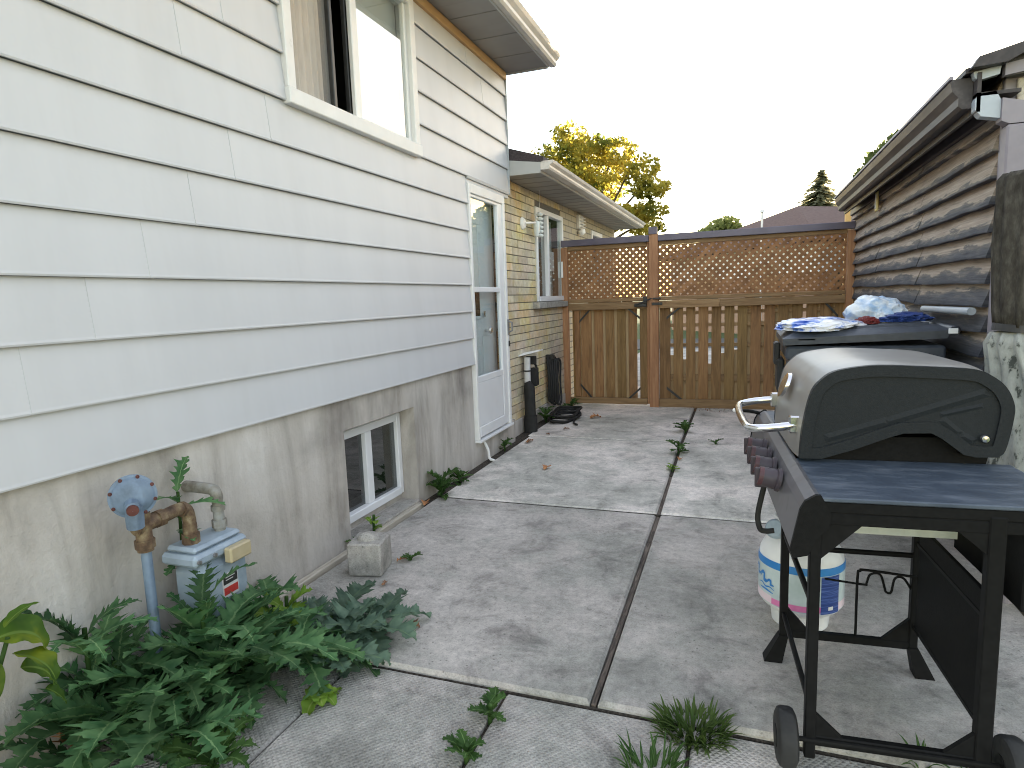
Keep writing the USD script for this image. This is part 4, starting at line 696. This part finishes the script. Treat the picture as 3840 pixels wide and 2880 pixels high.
def top(name, m, mat, label, cat='plastic bag'): tagp(stage.GetPrimAtPath(obj(name, m, mat, **ba)), label, cat)
top('plastic_bag', bag(.39, 4.0, 1.098, .235, .30, .055, 1, .25, 3.2), 'bag_print', 'flattened white bag with blue print draped over the front of the bin lid')
top('plastic_bag', bag(.72, 4.18, 1.14, .155, .14, .12, 2, .42, 2.4), 'bag_clear', 'crumpled pale translucent bag standing tallest on the bin lid')
top('plastic_bag', bag(.83, 4.12, 1.125, .15, .15, .045, 3, .3, 4.), 'bag_blue', 'dark blue bag lying flat near the hinge side of the bin lid')
top('plastic_wrapper', bag(.64, 4.0, 1.115, .065, .045, .035, 4), 'bag_red', 'small dark red wrapper beside the crumpled pale bag on the bin', 'wrapper')

# ---------------------------------------------------------------- gas meter
gmx = -1.85
t = thing('gas_meter', 'blue-grey gas meter with round regulator and rusty pipes at the foundation', 'gas meter', (gmx, 1.65, 0))
ax = np.array([.80, -.58, .08]); ax /= np.linalg.norm(ax); rc = np.array([-1.848, 1.425, .725]); RK = .70
rgl = obj('regulator', lathe([(q * RK, z * RK) for q, z in [(.001, -.035), (.05, -.034), (.085, -.012), (.1, -.008), (.1, .008), (.088, .011), (.08, .022), (.05, .035), (.001, .037)]], 40, rc, ax), 'gas_blue', t, smooth=35)
obj('spring_cap', lathe([(.001, 0), (.021, 0), (.021, .04), (.016, .043), (.001, .044)], 20, rc + ax * .015 + (0, -.008, -.022), ax + (0, 0, -.25)), 'gas_blue', rgl, smooth=35)
obj('rust_cap', lathe([(.001, 0), (.0175, 0), (.0175, .009), (.001, .01)], 20, rc + ax * .057 + (0, -.0085, -.0335), ax + (0, 0, -.25)), 'rust_red', rgl, smooth=35)
obj('vent_snout', tube([rc + ax * .02 + (0, -.0, -.03), rc + ax * .024 + (0, -.003, -.07), rc + ax * .02 + (0, -.003, -.10)], [.024, .027, .026], 18), 'gas_blue', rgl, smooth=35)
e1 = np.cross(ax, [0, 0, 1]); e1 /= np.linalg.norm(e1); e2 = np.cross(e1, ax)
for k in range(8):
    a = k * PI / 4 + .3; obj('flange_bolt', lathe([(.001, -.010), (.006, -.010), (.006, .012), (.001, .013)], 8, rc + .064 * (math.cos(a) * e1 + math.sin(a) * e2), ax), 'rust_red', rgl)
obj('riser_pipe', tube([(gmx, 1.45, -.05), (gmx, 1.45, .56)], .0165, 16), 'gas_blue', t, smooth=40)
obj('tee_fitting', MB().tube([(gmx, 1.45, .53), (gmx, 1.45, .66)], .025, 16).tube([(gmx, 1.45, .54), (gmx, 1.45, .57)], .031, 8).tube([(gmx, 1.42, .615), (gmx, 1.51, .62)], .025, 16).tube([(gmx, 1.5, .62), (gmx, 1.525, .62)], .030, 8), 'rust', t, smooth=35)
obj('elbow_pipe', MB().tube(smooth_path([(gmx, 1.52, .62), (gmx, 1.585, .625), (gmx, 1.62, .615), (gmx, 1.63, .58), (gmx, 1.63, .55)]), .0225, 16).tube([(gmx, 1.6, .622), (gmx, 1.612, .62)], .027, 12), 'rust', t, smooth=35)
obj('inlet_union', MB().tube([(gmx, 1.63, .48), (gmx, 1.63, .56)], .024, 14).tube([(gmx, 1.63, .485), (gmx, 1.63, .525)], .03, 8), 'rust', t, smooth=35)
obj('outlet_pipe', MB().tube([(gmx, 1.763, .48), (gmx, 1.763, .62)], .02, 14).tube([(gmx, 1.763, .5), (gmx, 1.763, .53)], .027, 8).tube([(gmx, 1.763, .565), (gmx, 1.763, .585)], .025, 14).tube(smooth_path([(gmx, 1.763, .605), (gmx - .004, 1.763, .632), (gmx - .03, 1.763, .645), (-2.02, 1.763, .648)]), .0215, 14), 'rust_pipe', t, smooth=35)
mt_ = obj('meter_body', trimesh.convex.convex_hull(np.vstack([rbox(-1.93, -1.775, 1.595, 1.825, .24, .42, .03).vertices, rbox(-1.915, -1.79, 1.625, 1.80, .165, .25, .035).vertices])), 'gas_grey', t, smooth=25)
obj('meter_top', MB().rbox(-1.935, -1.77, 1.565, 1.815, .421, .465, .012).rbox(-1.92, -1.785, 1.58, 1.80, .466, .488, .01), 'gas_grey', mt_, smooth=25)
for y in (1.58, 1.65, 1.72, 1.795): obj('cover_screw', lathe([(.001, 0), (.008, 0), (.008, .008), (.001, .009)], 8, (-1.77, y, .443), (1, 0, 0)), 'lead', mt_)
obj('index_box', MB().rbox(-1.77, -1.735, 1.69, 1.795, .395, .452, .006), 'tan_plastic', mt_)
pl = obj('name_plate', MB().box(-1.775, -1.7725, 1.676, 1.75, .262, .352), 'label_silver', mt_)
obj('plate_print', MB().box(-1.7724, -1.7715, 1.68, 1.746, .312, .348), 'label_black', pl); obj('plate_print', MB().box(-1.7724, -1.7715, 1.68, 1.746, .272, .3), 'label_red', pl)
for z, y1 in ((.336, 1.735), (.326, 1.725)): obj('print_line', MB().box(-1.7713, -1.7708, 1.69, y1, z, z + .003), 'label_silver', pl)

# ---------------------------------------------------------------- small things on the patio
t = thing('concrete_block', 'square grey concrete block with a round plug on top below the basement window', 'concrete block', (-1.735, 2.56, 0), 13)
BK = lambda n, m, mt, **k: obj(n, m, mt, t, local=True, **k)
BK('block', rbox(-.085, .085, -.085, .085, .0, .165, .008), 'block_concrete'); BK('plug', lathe([(.055, .16), (.052, .172), (.042, .185), (.02, .193), (.001, .195)], 24, (0, 0, 0)), 'block_concrete', smooth=True)
tagp(stage.GetPrimAtPath(obj('wood_strip', MB().rbox(-1.995, -1.958, 2.02, 2.86, -.05, .012, .004), 'old_lumber')), 'weathered timber strip along the foundation, between the meter weeds and the block', 'timber strip', 'timber strips along the wall')
tagp(stage.GetPrimAtPath(obj('wood_strip', MB().rbox(-1.998, -1.962, 2.875, 3.55, -.05, .014, .004), 'old_lumber')), 'weathered timber strip under the basement window, beyond the block', 'timber strip', 'timber strips along the wall')
tagp(stage.GetPrimAtPath(obj('snow_melt_sheet', MB().rbox(-2.11, -1.99, 2.79, 3.55, -.02, .03, .004), 'block_concrete')), 'rough mortar ledge at the foot of the basement window', 'ledge')

# leaves: outline from a width profile along a bent midrib
def leaf(L, W, base, az, el, bend=-1.2, lobes=0, depth=.5, fold=.35, twist=0., wave=0., nl=36, sweep=.5, rs=None, tip=.8, roll=0.):
    """(vertices, faces, uv) of one leaf from base: heading az, rising at el, its midrib bending by bend radians."""
    rs = rs or random; s = np.linspace(0, 1, nl + 1); e = el + bend * s ** 1.3; st = L / nl; pts = np.zeros((nl + 1, 3)); h = np.array([math.cos(az), math.sin(az), 0]); side0 = np.array([-math.sin(az), math.cos(az), 0.])
    for i in range(nl): a_ = az + twist * s[i]; pts[i + 1] = pts[i] + st * np.array([math.cos(e[i]) * math.cos(a_), math.cos(e[i]) * math.sin(a_), math.sin(e[i])])
    wd = W * np.sin(PI * np.clip(s, .0, 1) ** tip) ** .8 * .5; wd = np.maximum(wd, W * .03 * (1 - s))
    V, UV, F = [], [], []; ph = rs.uniform(0, 6); jit = [rs.uniform(.6, 1.3) for _ in range(32)]
    for i in range(nl + 1):
        t_ = np.array([math.cos(e[i]) * math.cos(az), math.cos(e[i]) * math.sin(az), math.sin(e[i])]); up = np.cross(t_, side0)
        sd_ = side0 * math.cos(roll) + up * math.sin(roll); up = np.cross(t_, sd_)
        for q, f_ in ((-1, 1.), (-.5, .5), (0, 0), (.5, .5), (1, 1.)):
            wl = wd[i]
            if lobes: u_ = s[i] * lobes + (.25 if q > 0 else 0); fr = u_ % 1; wl = wd[i] * (1 - depth + depth * (1 - abs(2 * fr - 1)) ** .8) * jit[int(u_) % 16 + (16 if q > 0 else 0)] * (1 + (.22 if i % 2 else -.12))
            off = sd_ * wl * np.sign(q) * f_ + t_ * (sweep * wl * f_ if lobes else 0) + up * (wl * f_ * fold + wave * W * f_ * math.sin(s[i] * 22 + ph + (1.5 if q > 0 else 0)))
            V.append(np.array(base) + pts[i] + off); UV.append((.5 + .5 * q, s[i]))
    for i in range(nl):
        for q in range(4): a = i * 5 + q; F += [[a, a + 1, a + 6], [a, a + 6, a + 5]]
    return np.array(V), np.array(F), np.array(UV)
def addleaf(par, mat, *a, **k):
    v_, f_, u_ = leaf(*a, **k); return obj('leaf', (v_, f_), mat, par, smooth=True, uv=u_)
def stem(par, pts, r, mat='weed_leaf', n=6): return obj('stem', tube(smooth_path(pts, 4), r, n), mat, par, smooth=True)
rs = random.Random(77)
# thistles round the meter
def thistle(label, x, y, n, Lr, seed, el=(.25, 1.1), mat='thistle_leaf', lob=9, dep=.78, W=.38, azr=(0, 2 * PI), bend=(-1.9, -.9), z=-.02, group=None, cat='weed', wave=.05, stemh=.12):
    r = random.Random(seed); t = thing('leafy_weed', label, cat, (x, y, 0), 0, group)
    stem(t, [(x, y, -.05), (x, y, stemh * .5), (x + .005, y, stemh)], .008)
    for i in range(n):
        L = r.uniform(*Lr); az = azr[0] + (azr[1] - azr[0]) * (i + r.uniform(-.3, .3)) / n
        addleaf(t, mat, L, L * W * r.uniform(.85, 1.15), (x + r.uniform(-.01, .01), y + r.uniform(-.01, .01), z + r.uniform(.02, max(.03, stemh))), az, r.uniform(*el), bend=r.uniform(*bend), lobes=lob if dep else 0, depth=dep, fold=r.uniform(.1, .5), twist=r.uniform(-.4, .4), wave=wave, rs=r, nl=lob * 6 if lob else 20, sweep=.55)
    return t
thistle('low jagged thistle overlapping the paver joint at the bottom left', -1.60, 1.30, 15, (.22, .36), 8, lob=10, el=(.1, .9))
thistle('jagged thistle with arching pale midribs between riser pipe and pavers', -1.66, 1.50, 14, (.26, .42), 9, lob=11, el=(.5, 1.3), stemh=.18)
thistle('feathery thistle rosette between the left-edge plant and the riser pipe', -1.84, 1.16, 13, (.22, .34), 10, lob=10, el=(.1, .9))
thistle('feathery thistle covering the lower near side of the meter body', -1.70, 1.64, 12, (.24, .36), 15, el=(.7, 1.35), stemh=.2, bend=(-1.6, -.7))
thistle('thistle leaves hanging over the front of the meter body', -1.76, 1.56, 9, (.2, .3), 12, el=(.8, 1.4), stemh=.3, bend=(-1.6, -.8))
thistle('large jagged dark thistle plant in front of the gas riser pipe', -1.72, 1.40, 15, (.28, .44), 1, lob=10)
thistle('bushy jagged thistle spreading over the pavers below the meter', -1.62, 1.58, 16, (.26, .42), 2, lob=10)
thistle('jagged thistle plant nearest the bottom left of the patio', -1.76, 1.24, 14, (.24, .40), 3, lob=9)
thistle('tall thistle growing up between the meter body and the wall', -1.80, 1.60, 9, (.24, .36), 4, el=(.7, 1.4), stemh=.28, bend=(-1.3, -.4))
thistle('dark spiky plant against the foundation left of the riser pipe', -1.90, 1.33, 12, (.2, .32), 5, el=(.5, 1.3), stemh=.2)
thistle('jagged thistle sprawling right of the meter towards the slab edge', -1.50, 1.74, 12, (.2, .32), 6, el=(.1, .7))
thistle('dense low thistle tuft directly under the meter body', -1.70, 1.70, 12, (.2, .34), 16, el=(.3, 1.1))
t = thing('leafy_weed', 'single tall leafy stalk rising behind the elbow pipe', 'weed', (-1.93, 1.66, 0)); stem(t, [(-1.93, 1.66, -.03), (-1.935, 1.66, .3), (-1.93, 1.665, .66)], .006)
for (z_, az, el_, L) in ((.66, 1.9, 1.2, .15), (.62, -1.3, .7, .13), (.60, .5, .3, .17), (.56, 2.6, .2, .12), (.52, -.4, .2, .13), (.46, 1.2, .2, .14), (.40, -1.2, .3, .13), (.32, .4, .3, .15)): addleaf(t, 'thistle_leaf', L, L * .5, (-1.93, 1.662, z_), az, el_, bend=-.8, lobes=6, depth=.6, fold=.3, rs=rs, nl=24)
for k, (x, y, n, lab) in enumerate([(-1.47, 1.93, 11, 'broad wavy grey-green kale-like weed nearest the patio joint'), (-1.58, 2.02, 10, 'broad wavy grey-green weed right of the gas meter'), (-1.40, 2.04, 8, 'flat grey-green leafy weed reaching furthest onto the slab'), (-1.42, 1.80, 9, 'wrinkled grey-green weed at the corner of the slab and pavers')]):
    thistle(lab, x, y, n, (.16, .26), 20 + k, el=(.05, .7), mat='kale_leaf', lob=6, dep=.3, W=.5, bend=(-1.0, -.3), wave=.10, stemh=.05)
thistle('lone yellow-green seedling beside the right edge of the meter', -1.72, 1.93, 8, (.12, .2), 31, el=(.3, 1.1), mat='bright_leaf', lob=5, dep=.45, W=.62, stemh=.16)
thistle('pale round-leaved seedling at the front edge of the weed clump', -1.33, 1.62, 7, (.06, .1), 32, el=(.1, .6), mat='bright_leaf', lob=0, dep=0, W=.75, stemh=.03)
thistle('small dark leafy weed by the wall behind the meter', -1.85, 2.0, 8, (.12, .2), 33, el=(.3, 1.1), lob=5, dep=.4, W=.55)
thistle('bright green tuft at the bottom edge of the photo', -1.42, 1.24, 10, (.12, .2), 34, el=(.3, .9), mat='weed_leaf', lob=7, dep=.6, stemh=.04)
# broad plant at the left edge
t = thing('broadleaf_plant', 'yellow-green broad leaves of a plant entering at the left edge', 'plant', (-1.74, .96, 0))
stem(t, [(-1.79, .80, -.02), (-1.78, .86, .2), (-1.76, .97, .50)], .006)
for (p, az, el, L, W, bd, rl) in (((-1.70, .93, .44), 1.2, .2, .20, .15, -2.2, .3), ((-1.66, .95, .40), .5, -.2, .18, .13, -1.5, -.3), ((-1.69, .98, .34), 1.4, -.4, .15, .10, -1.3, .5), ((-1.68, .95, .47), 1.5, .7, .12, .05, -1.0, 0), ((-1.71, .88, .38), -.3, .1, .17, .13, -2.0, .2), ((-1.67, 1.02, .26), 1.2, -.8, .1, .07, -.6, .2)):
    addleaf(t, 'edge_leaf', L * .8, W * .85, (p[0] - .09, p[1] + .02, p[2] + .055), az, el, bend=bd, fold=.25, roll=rl, rs=rs, nl=20, wave=.03)
thistle('upright jagged plant against the foundation, left of the riser pipe and tallest there', -1.93, 1.27, 12, (.2, .32), 14, el=(.8, 1.45), stemh=.34, bend=(-1.5, -.6))
# weeds in the joints
def sprig(label, x, y, n, Lr, seed, mat='weed_leaf', h=.05, group=None, lob=5, el=(.2, 1.0), W=.6):
    return thistle(label, x, y, n, Lr, seed, el=el, mat=mat, lob=lob, dep=.5, W=W, stemh=h, bend=(-1.0, -.3))
sprig('small maple-leaved weed in the long joint, middle of the three', -.50, 5.25, 9, (.07, .13), 41, h=.10)
sprig('flat leafy weed in the long joint, nearest the fence', -.515, 6.1, 8, (.08, .14), 42, h=.06)
sprig('tiny pale weed in the long joint, nearest the barbecue', -.49, 4.72, 6, (.05, .09), 43, mat='bright_leaf', h=.04)
sprig('leafy weed in the paver joint at the bottom centre', -.745, 1.70, 10, (.05, .09), 44, h=.04); sprig('low weed creeping along the paver joint at the bottom edge', -.747, 1.52, 9, (.05, .08), 45, h=.03)
sprig('bushy weed against the foundation corner beyond the basement window', -1.93, 3.74, 16, (.09, .17), 46, h=.12); sprig('trailing weed at the wall between the window and the door', -1.94, 4.05, 11, (.08, .13), 47, h=.08)
sprig('young bright sprout on the ledge under the basement window', -1.98, 2.98, 6, (.05, .08), 48, mat='bright_leaf', h=.12); sprig('second sprout behind the concrete block', -1.96, 2.78, 7, (.05, .09), 49, h=.06)
sprig('small weed at the foot of the door step', -1.96, 5.05, 8, (.06, .11), 50, h=.08); sprig('weed growing beside the hose coil on the brick wall', -1.98, 6.35, 9, (.08, .15), 51, h=.16)
sprig('small weed in the right cross joint before the barbecue', -.22, 5.64, 5, (.05, .09), 52, h=.02); sprig('leafy sprig beside the concrete block on the slab side', -1.60, 2.72, 5, (.04, .08), 53, h=.02)
sprig('weed trailing under the gate by the brick corner', -1.93, 7.2, 9, (.08, .16), 54, h=.06)
def tuft(label, x, y, n, seed, h=(.06, .16), spread=.10, mat='weed_leaf'):
    r = random.Random(seed); t = thing('grass_tuft', label, 'grass tuft', (x, y, 0)); m = MB()
    for i in range(n):
        a = r.uniform(0, 2 * PI); rr = spread * r.random() ** .5; v_, f_, u_ = leaf(r.uniform(*h), r.uniform(.006, .011), (x + rr * math.cos(a), y + rr * math.sin(a) * .7, -.03), a + r.uniform(-.7, .7), r.uniform(.7, 1.5), bend=r.uniform(-1.4, -.2), nl=6, rs=r); m.add(v_, f_, u_)
    obj('blades', m, mat, t, smooth=True, uv=m.uv(), kind='stuff')
tuft('dense green grass tuft in the joint left of the barbecue wheel', -.13, 1.83, 300, 61, h=(.03, .105), spread=.095, mat='grass_leaf'); tuft('sparse grass blades at the bottom edge left of the barbecue', -.22, 1.62, 60, 62, h=(.05, .11), spread=.08)
tuft('few grass blades behind the barbecue cross bar', .48, 1.88, 16, 63, h=(.05, .1), spread=.03); tuft('dark moss and twigs at the foot of the fence panel', -.35, 7.40, 120, 65, h=(.03, .08), spread=.25, mat='dead_leaf')
tuft('green grass tuft by the right wheel of the barbecue', .62, 1.86, 60, 66, h=(.05, .1), spread=.05)
def fallen(label, x, y, size, seed, mat='dead_leaf'):
    r = random.Random(seed); v_, f_, u_ = leaf(size, size * .7, (x, y, .006), r.uniform(0, 6), .35, bend=-.9, lobes=4, depth=.45, fold=.5, nl=16, rs=r, wave=.08)
    tagp(stage.GetPrimAtPath(obj('fallen_leaf', (v_, f_), mat, smooth=True, uv=u_)), label, 'leaf', 'fallen leaves on the patio')
fallen('curled brown leaf on the slab beside the concrete block', -1.653, 2.672, .06, 1, 'copper_leaf'); fallen('dark brown leaf alone on the near slab', -1.278, 2.147, .07, 2); fallen('rust leaf in the middle of the second slab', -1.43, 4.506, .09, 3, 'copper_leaf')
fallen('brown leaf near the door step', -1.85, 5.335, .11, 4); fallen('wide rust leaf on the far slab before the gate', -1.449, 6.673, .13, 5, 'copper_leaf'); fallen('small green-brown leaf near the front of the concrete block', -1.576, 2.452, .045, 6)
fallen('copper leaf in the wall gutter past the basement window', -1.93, 3.50, .09, 7, 'copper_leaf'); fallen('small brown leaf in the long joint below the weeds', -.47, 5.0, .06, 8, 'copper_leaf'); fallen('large copper leaf at the left edge of the weed clump', -1.85, 1.17, .14, 9, 'copper_leaf'); fallen('small pale leaf near the hose', -1.62, 6.0, .07, 10); fallen('brown leaf on the far cross joint', -1.75, 5.72, .05, 11)

# ---------------------------------------------------------------- background beyond the fence
def crown(blobs, n, size, seed, cover=.55):
    r = np.random.default_rng(seed); V, F, U = [], [], []; tot = sum(b[3] ** 2 for b in blobs); k0 = 0; out = []
    for bx, by, bz, br, sq in blobs:
        m_ = int(n * br * br / tot); d = r.normal(size=(m_, 3)); d /= np.linalg.norm(d, axis=1, keepdims=True); rad = r.random(m_) ** .4
        p = d * rad[:, None] * (br, br, br * sq); keep = meshkit.fbm((p + (bx, by, bz)) * 1.6 / max(.4, br * .5), 3, seed) > cover - .1; out.append(p[keep] + (bx, by, bz))
    P = np.vstack(out); m_ = len(P); nn = r.normal(size=(m_, 3)); nn /= np.linalg.norm(nn, axis=1, keepdims=True); a = np.cross(nn, r.normal(size=(m_, 3))); a /= np.linalg.norm(a, axis=1, keepdims=True); b_ = np.cross(nn, a); s = size * r.uniform(.6, 1.3, (m_, 1))
    V = np.stack([P - a * s, P - b_ * s * .55, P + a * s, P + b_ * s * .55], 1).reshape(-1, 3); i = np.arange(m_)[:, None] * 4; F = np.vstack([i + [0, 1, 2], i + [0, 2, 3]]); U = np.zeros((len(V), 2)); return V, F, U
def tree(label, x, y, h, blobs, n, size, seed, mat, cover=.5, group=None, cat='tree'):
    t = thing('leafy_tree', label, cat, (x, y, 0), 0, group); r = random.Random(seed); m = MB(); m.tube(smooth_path([(x, y, -.2), (x + .05, y, h * .3), (x, y + .1, h * .62)]), np.linspace(.17, .07, 9), 10)
    for bx, by, bz, br, sq in blobs: m.tube(smooth_path([(x, y, h * r.uniform(.28, .5)), ((x + bx) / 2 + .1, (y + by) / 2, (h * .45 + bz) / 2), (bx, by, bz + br * .4)]), np.linspace(.06, .012, 9), 7)
    obj('trunk', m, 'bark', t, smooth=True); v_, f_, u_ = crown(blobs, n, size, seed, cover); obj('crown', (v_, f_), mat, t, uv=u_, kind='stuff'); return t
tree('golden backlit tree rising behind the brick house gutter', -4.1, 16.2, 5.6, [(-4.2, 16, 5.3, .5, .7), (-4.7, 16.1, 4.85, .6, .6), (-3.75, 15.9, 4.95, .65, .6), (-5.3, 16.2, 4.45, .65, .5), (-3.0, 15.8, 4.75, .6, .55), (-2.5, 15.8, 4.35, .6, .6), (-2.15, 15.7, 3.85, .5, .6), (-3.6, 16, 4.1, 1.0, .55), (-2.2, 15.8, 3.3, .5, .5), (-4.9, 16.4, 3.7, 1.1, .5), (-5.7, 16.4, 4.1, .8, .5), (-4.0, 16.2, 4.6, .9, .6), (-3.0, 15.8, 3.2, .8, .4), (-2.2, 15.8, 2.9, .45, .5)], 27000, .062, 5, 'gold_leaf', .575)
tree('green tree behind the shed, its crown clipped by the gutter', 6.2, 30., 7., [(4.7, 29.6, 5.55, .7, .8), (5.15, 29.7, 6.15, .75, .8), (4.3, 29.6, 4.8, .65, .7), (5.9, 29.8, 6.5, 1.1, .8), (6.8, 30, 6.4, 1.4, .8), (5.4, 30, 4.2, 1.5, .9), (7.4, 30, 4.6, 1.7, .9), (4.4, 29.8, 4.2, .75, .8)], 12000, .17, 6, 'green_crown', .38)
tree('low green tree behind the shed, mirrored in the door glass', 3.9, 18.8, 3.9, [(3.6, 18.4, 2.35, .6, .8), (4.4, 18.8, 2.6, .65, .9), (3.3, 18.2, 1.9, .8, .8), (5.0, 19, 2.1, 1.0, .9), (4.0, 18.8, 1.7, 1.1, .9)], 7000, .11, 9, 'green_crown', .42)
tree('row-end green tree far behind the shed', 9.6, 31., 5.2, [(8.4, 30.6, 4.3, 1.1, .8), (9.8, 31, 4.4, 1.2, .8), (11, 31.4, 4.2, 1.3, .8), (9., 31, 3., 1.6, .8), (10.6, 31, 2.8, 1.8, .8), (8., 31, 2.4, 1.3, .8)], 9000, .17, 12, 'green_crown', .3)
tree('second green tree behind the shed, tallest of those trees', 7.4, 20.6, 6.8, [(7.2, 20.4, 5.3, 1.5, .8), (8.4, 20.8, 4.8, 1.6, .8), (6.4, 20.3, 4.2, 1.4, .9), (7.6, 20.6, 3.4, 1.9, .9), (8.8, 21, 3.0, 1.6, .9), (6.4, 20.5, 2.2, 1.6, .9)], 9000, .16, 8, 'green_crown', .3)
tree('small pale bush-like tree beyond the fence, left of the brown roof', -.95, 28., 4., [(-1.3, 28, 3.7, .6, .6), (-.8, 28, 3.95, .65, .7), (-.3, 28, 3.7, .5, .6), (-1., 28, 3.2, .9, .5)], 3000, .10, 7, 'pale_crown', .45)
def conifer(label, x, y, h, R_, seed, n=30):
    r = random.Random(seed); t = thing('spruce_tree', label, 'conifer', (x, y, 0)); obj('trunk', tube([(x, y, -.2), (x, y, h * .97)], [.16, .015], 8), 'bark', t); m = MB(); V, F = [], []
    for k in range(n):
        z = h * (.06 + .92 * k / (n - 1)); rad = R_ * (1 - (z / h) ** 1.15) * r.uniform(.75, 1.1) + .05
        for q in range(max(6, int(20 * rad / R_) + 6)):
            a = r.uniform(0, 2 * PI); L = rad * r.uniform(.7, 1.1); nb = max(3, int(L / .12))
            for i in range(nb):
                s = (i + .6) / nb; c_ = np.array([x + math.cos(a) * L * s, y + math.sin(a) * L * s, z - .32 * L * s ** 1.5 + r.uniform(-.05, .05)]); w_ = (.11 + .10 * (1 - s)) * r.uniform(.7, 1.3)
                d1 = np.array([math.cos(a), math.sin(a), -.35]) * w_ * 1.3; d2 = np.array([-math.sin(a), math.cos(a), r.uniform(-.4, .4)]) * w_ * .8; b0 = len(V)
                V += [c_ - d1, c_ - d2, c_ + d1, c_ + d2]; F += [[b0, b0 + 1, b0 + 2], [b0, b0 + 2, b0 + 3]]
    V = np.array(V); obj('crown', (V, np.array(F)), 'needle', t, uv=np.zeros((len(V), 2)), kind='stuff'); return t
conifer('distant spruce above the brown hip roof', 3.95, 40., 7.9, 6.8, 1, n=64)
for k, (x, y, h, R_, lab) in enumerate([(5.3, 21.2, 4.05, 1.9, 'spruce behind the shed, seen mirrored in the door glass')]): conifer(lab, x, y, h, R_, 10 + k)
nb = thing('neighbour_house', 'house with a brown hip roof across the street beyond the fence', 'house', (3., 25., 0), 38)
NB = lambda n, m, mt, **k: obj(n, m, mt, nb, local=True, **k)
NB('wall', MB().box(-4.2, 5.2, -3.6, 3.8, -.2, 2.65), 'neighbor_brick'); NB('upper_siding', MB().box(-4.23, 5.23, -3.63, 3.83, 1.75, 2.64), 'vinyl')
rv = np.array([(-4.8, -4.2, 2.6), (5.8, -4.2, 2.6), (5.8, 4.4, 2.6), (-4.8, 4.4, 2.6), (-1.6, .1, 4.12), (2.6, .1, 4.12)])
NB('roof', (rv, np.array([(0, 1, 5), (0, 5, 4), (1, 2, 5), (2, 3, 4), (2, 4, 5), (3, 0, 4), (0, 2, 1), (0, 3, 2)])), 'roof_brown')
for x in (-3., 0., 3.): NB('window', MB().rbox(x - .6, x + .6, -3.64, -3.58, .9, 2.1), 'pane_dark')
for y in (-1.5, 1.5): NB('window', MB().rbox(-4.24, -4.18, y - .6, y + .6, .9, 2.1), 'pane_dark')
t = thing('roof_vent_pipe', 'thin capped vent pipe standing left of the brown roof', 'vent pipe', (.46, 20.5, 0)); obj('pipe', tube([(.46, 20.5, 0), (.46, 20.5, 3.66)], .03, 8), 'label_silver', t); obj('cap', lathe([(.001, .09), (.06, .06), (.07, 0), (.001, 0)], 10, (.46, 20.5, 3.6)), 'label_silver', t)
t = thing('orange_post', 'orange sunlit wooden post just past the far end of the shed', 'post', (1.1, 8.3, 0)); obj('post', MB().rbox(1.07, 1.13, 8.25, 8.31, -.1, 2.27), 'sunlit_wood', t); obj('arm', MB().rbox(1.131, 1.2, 8.26, 8.3, 2.2, 2.26), 'sunlit_wood', t)
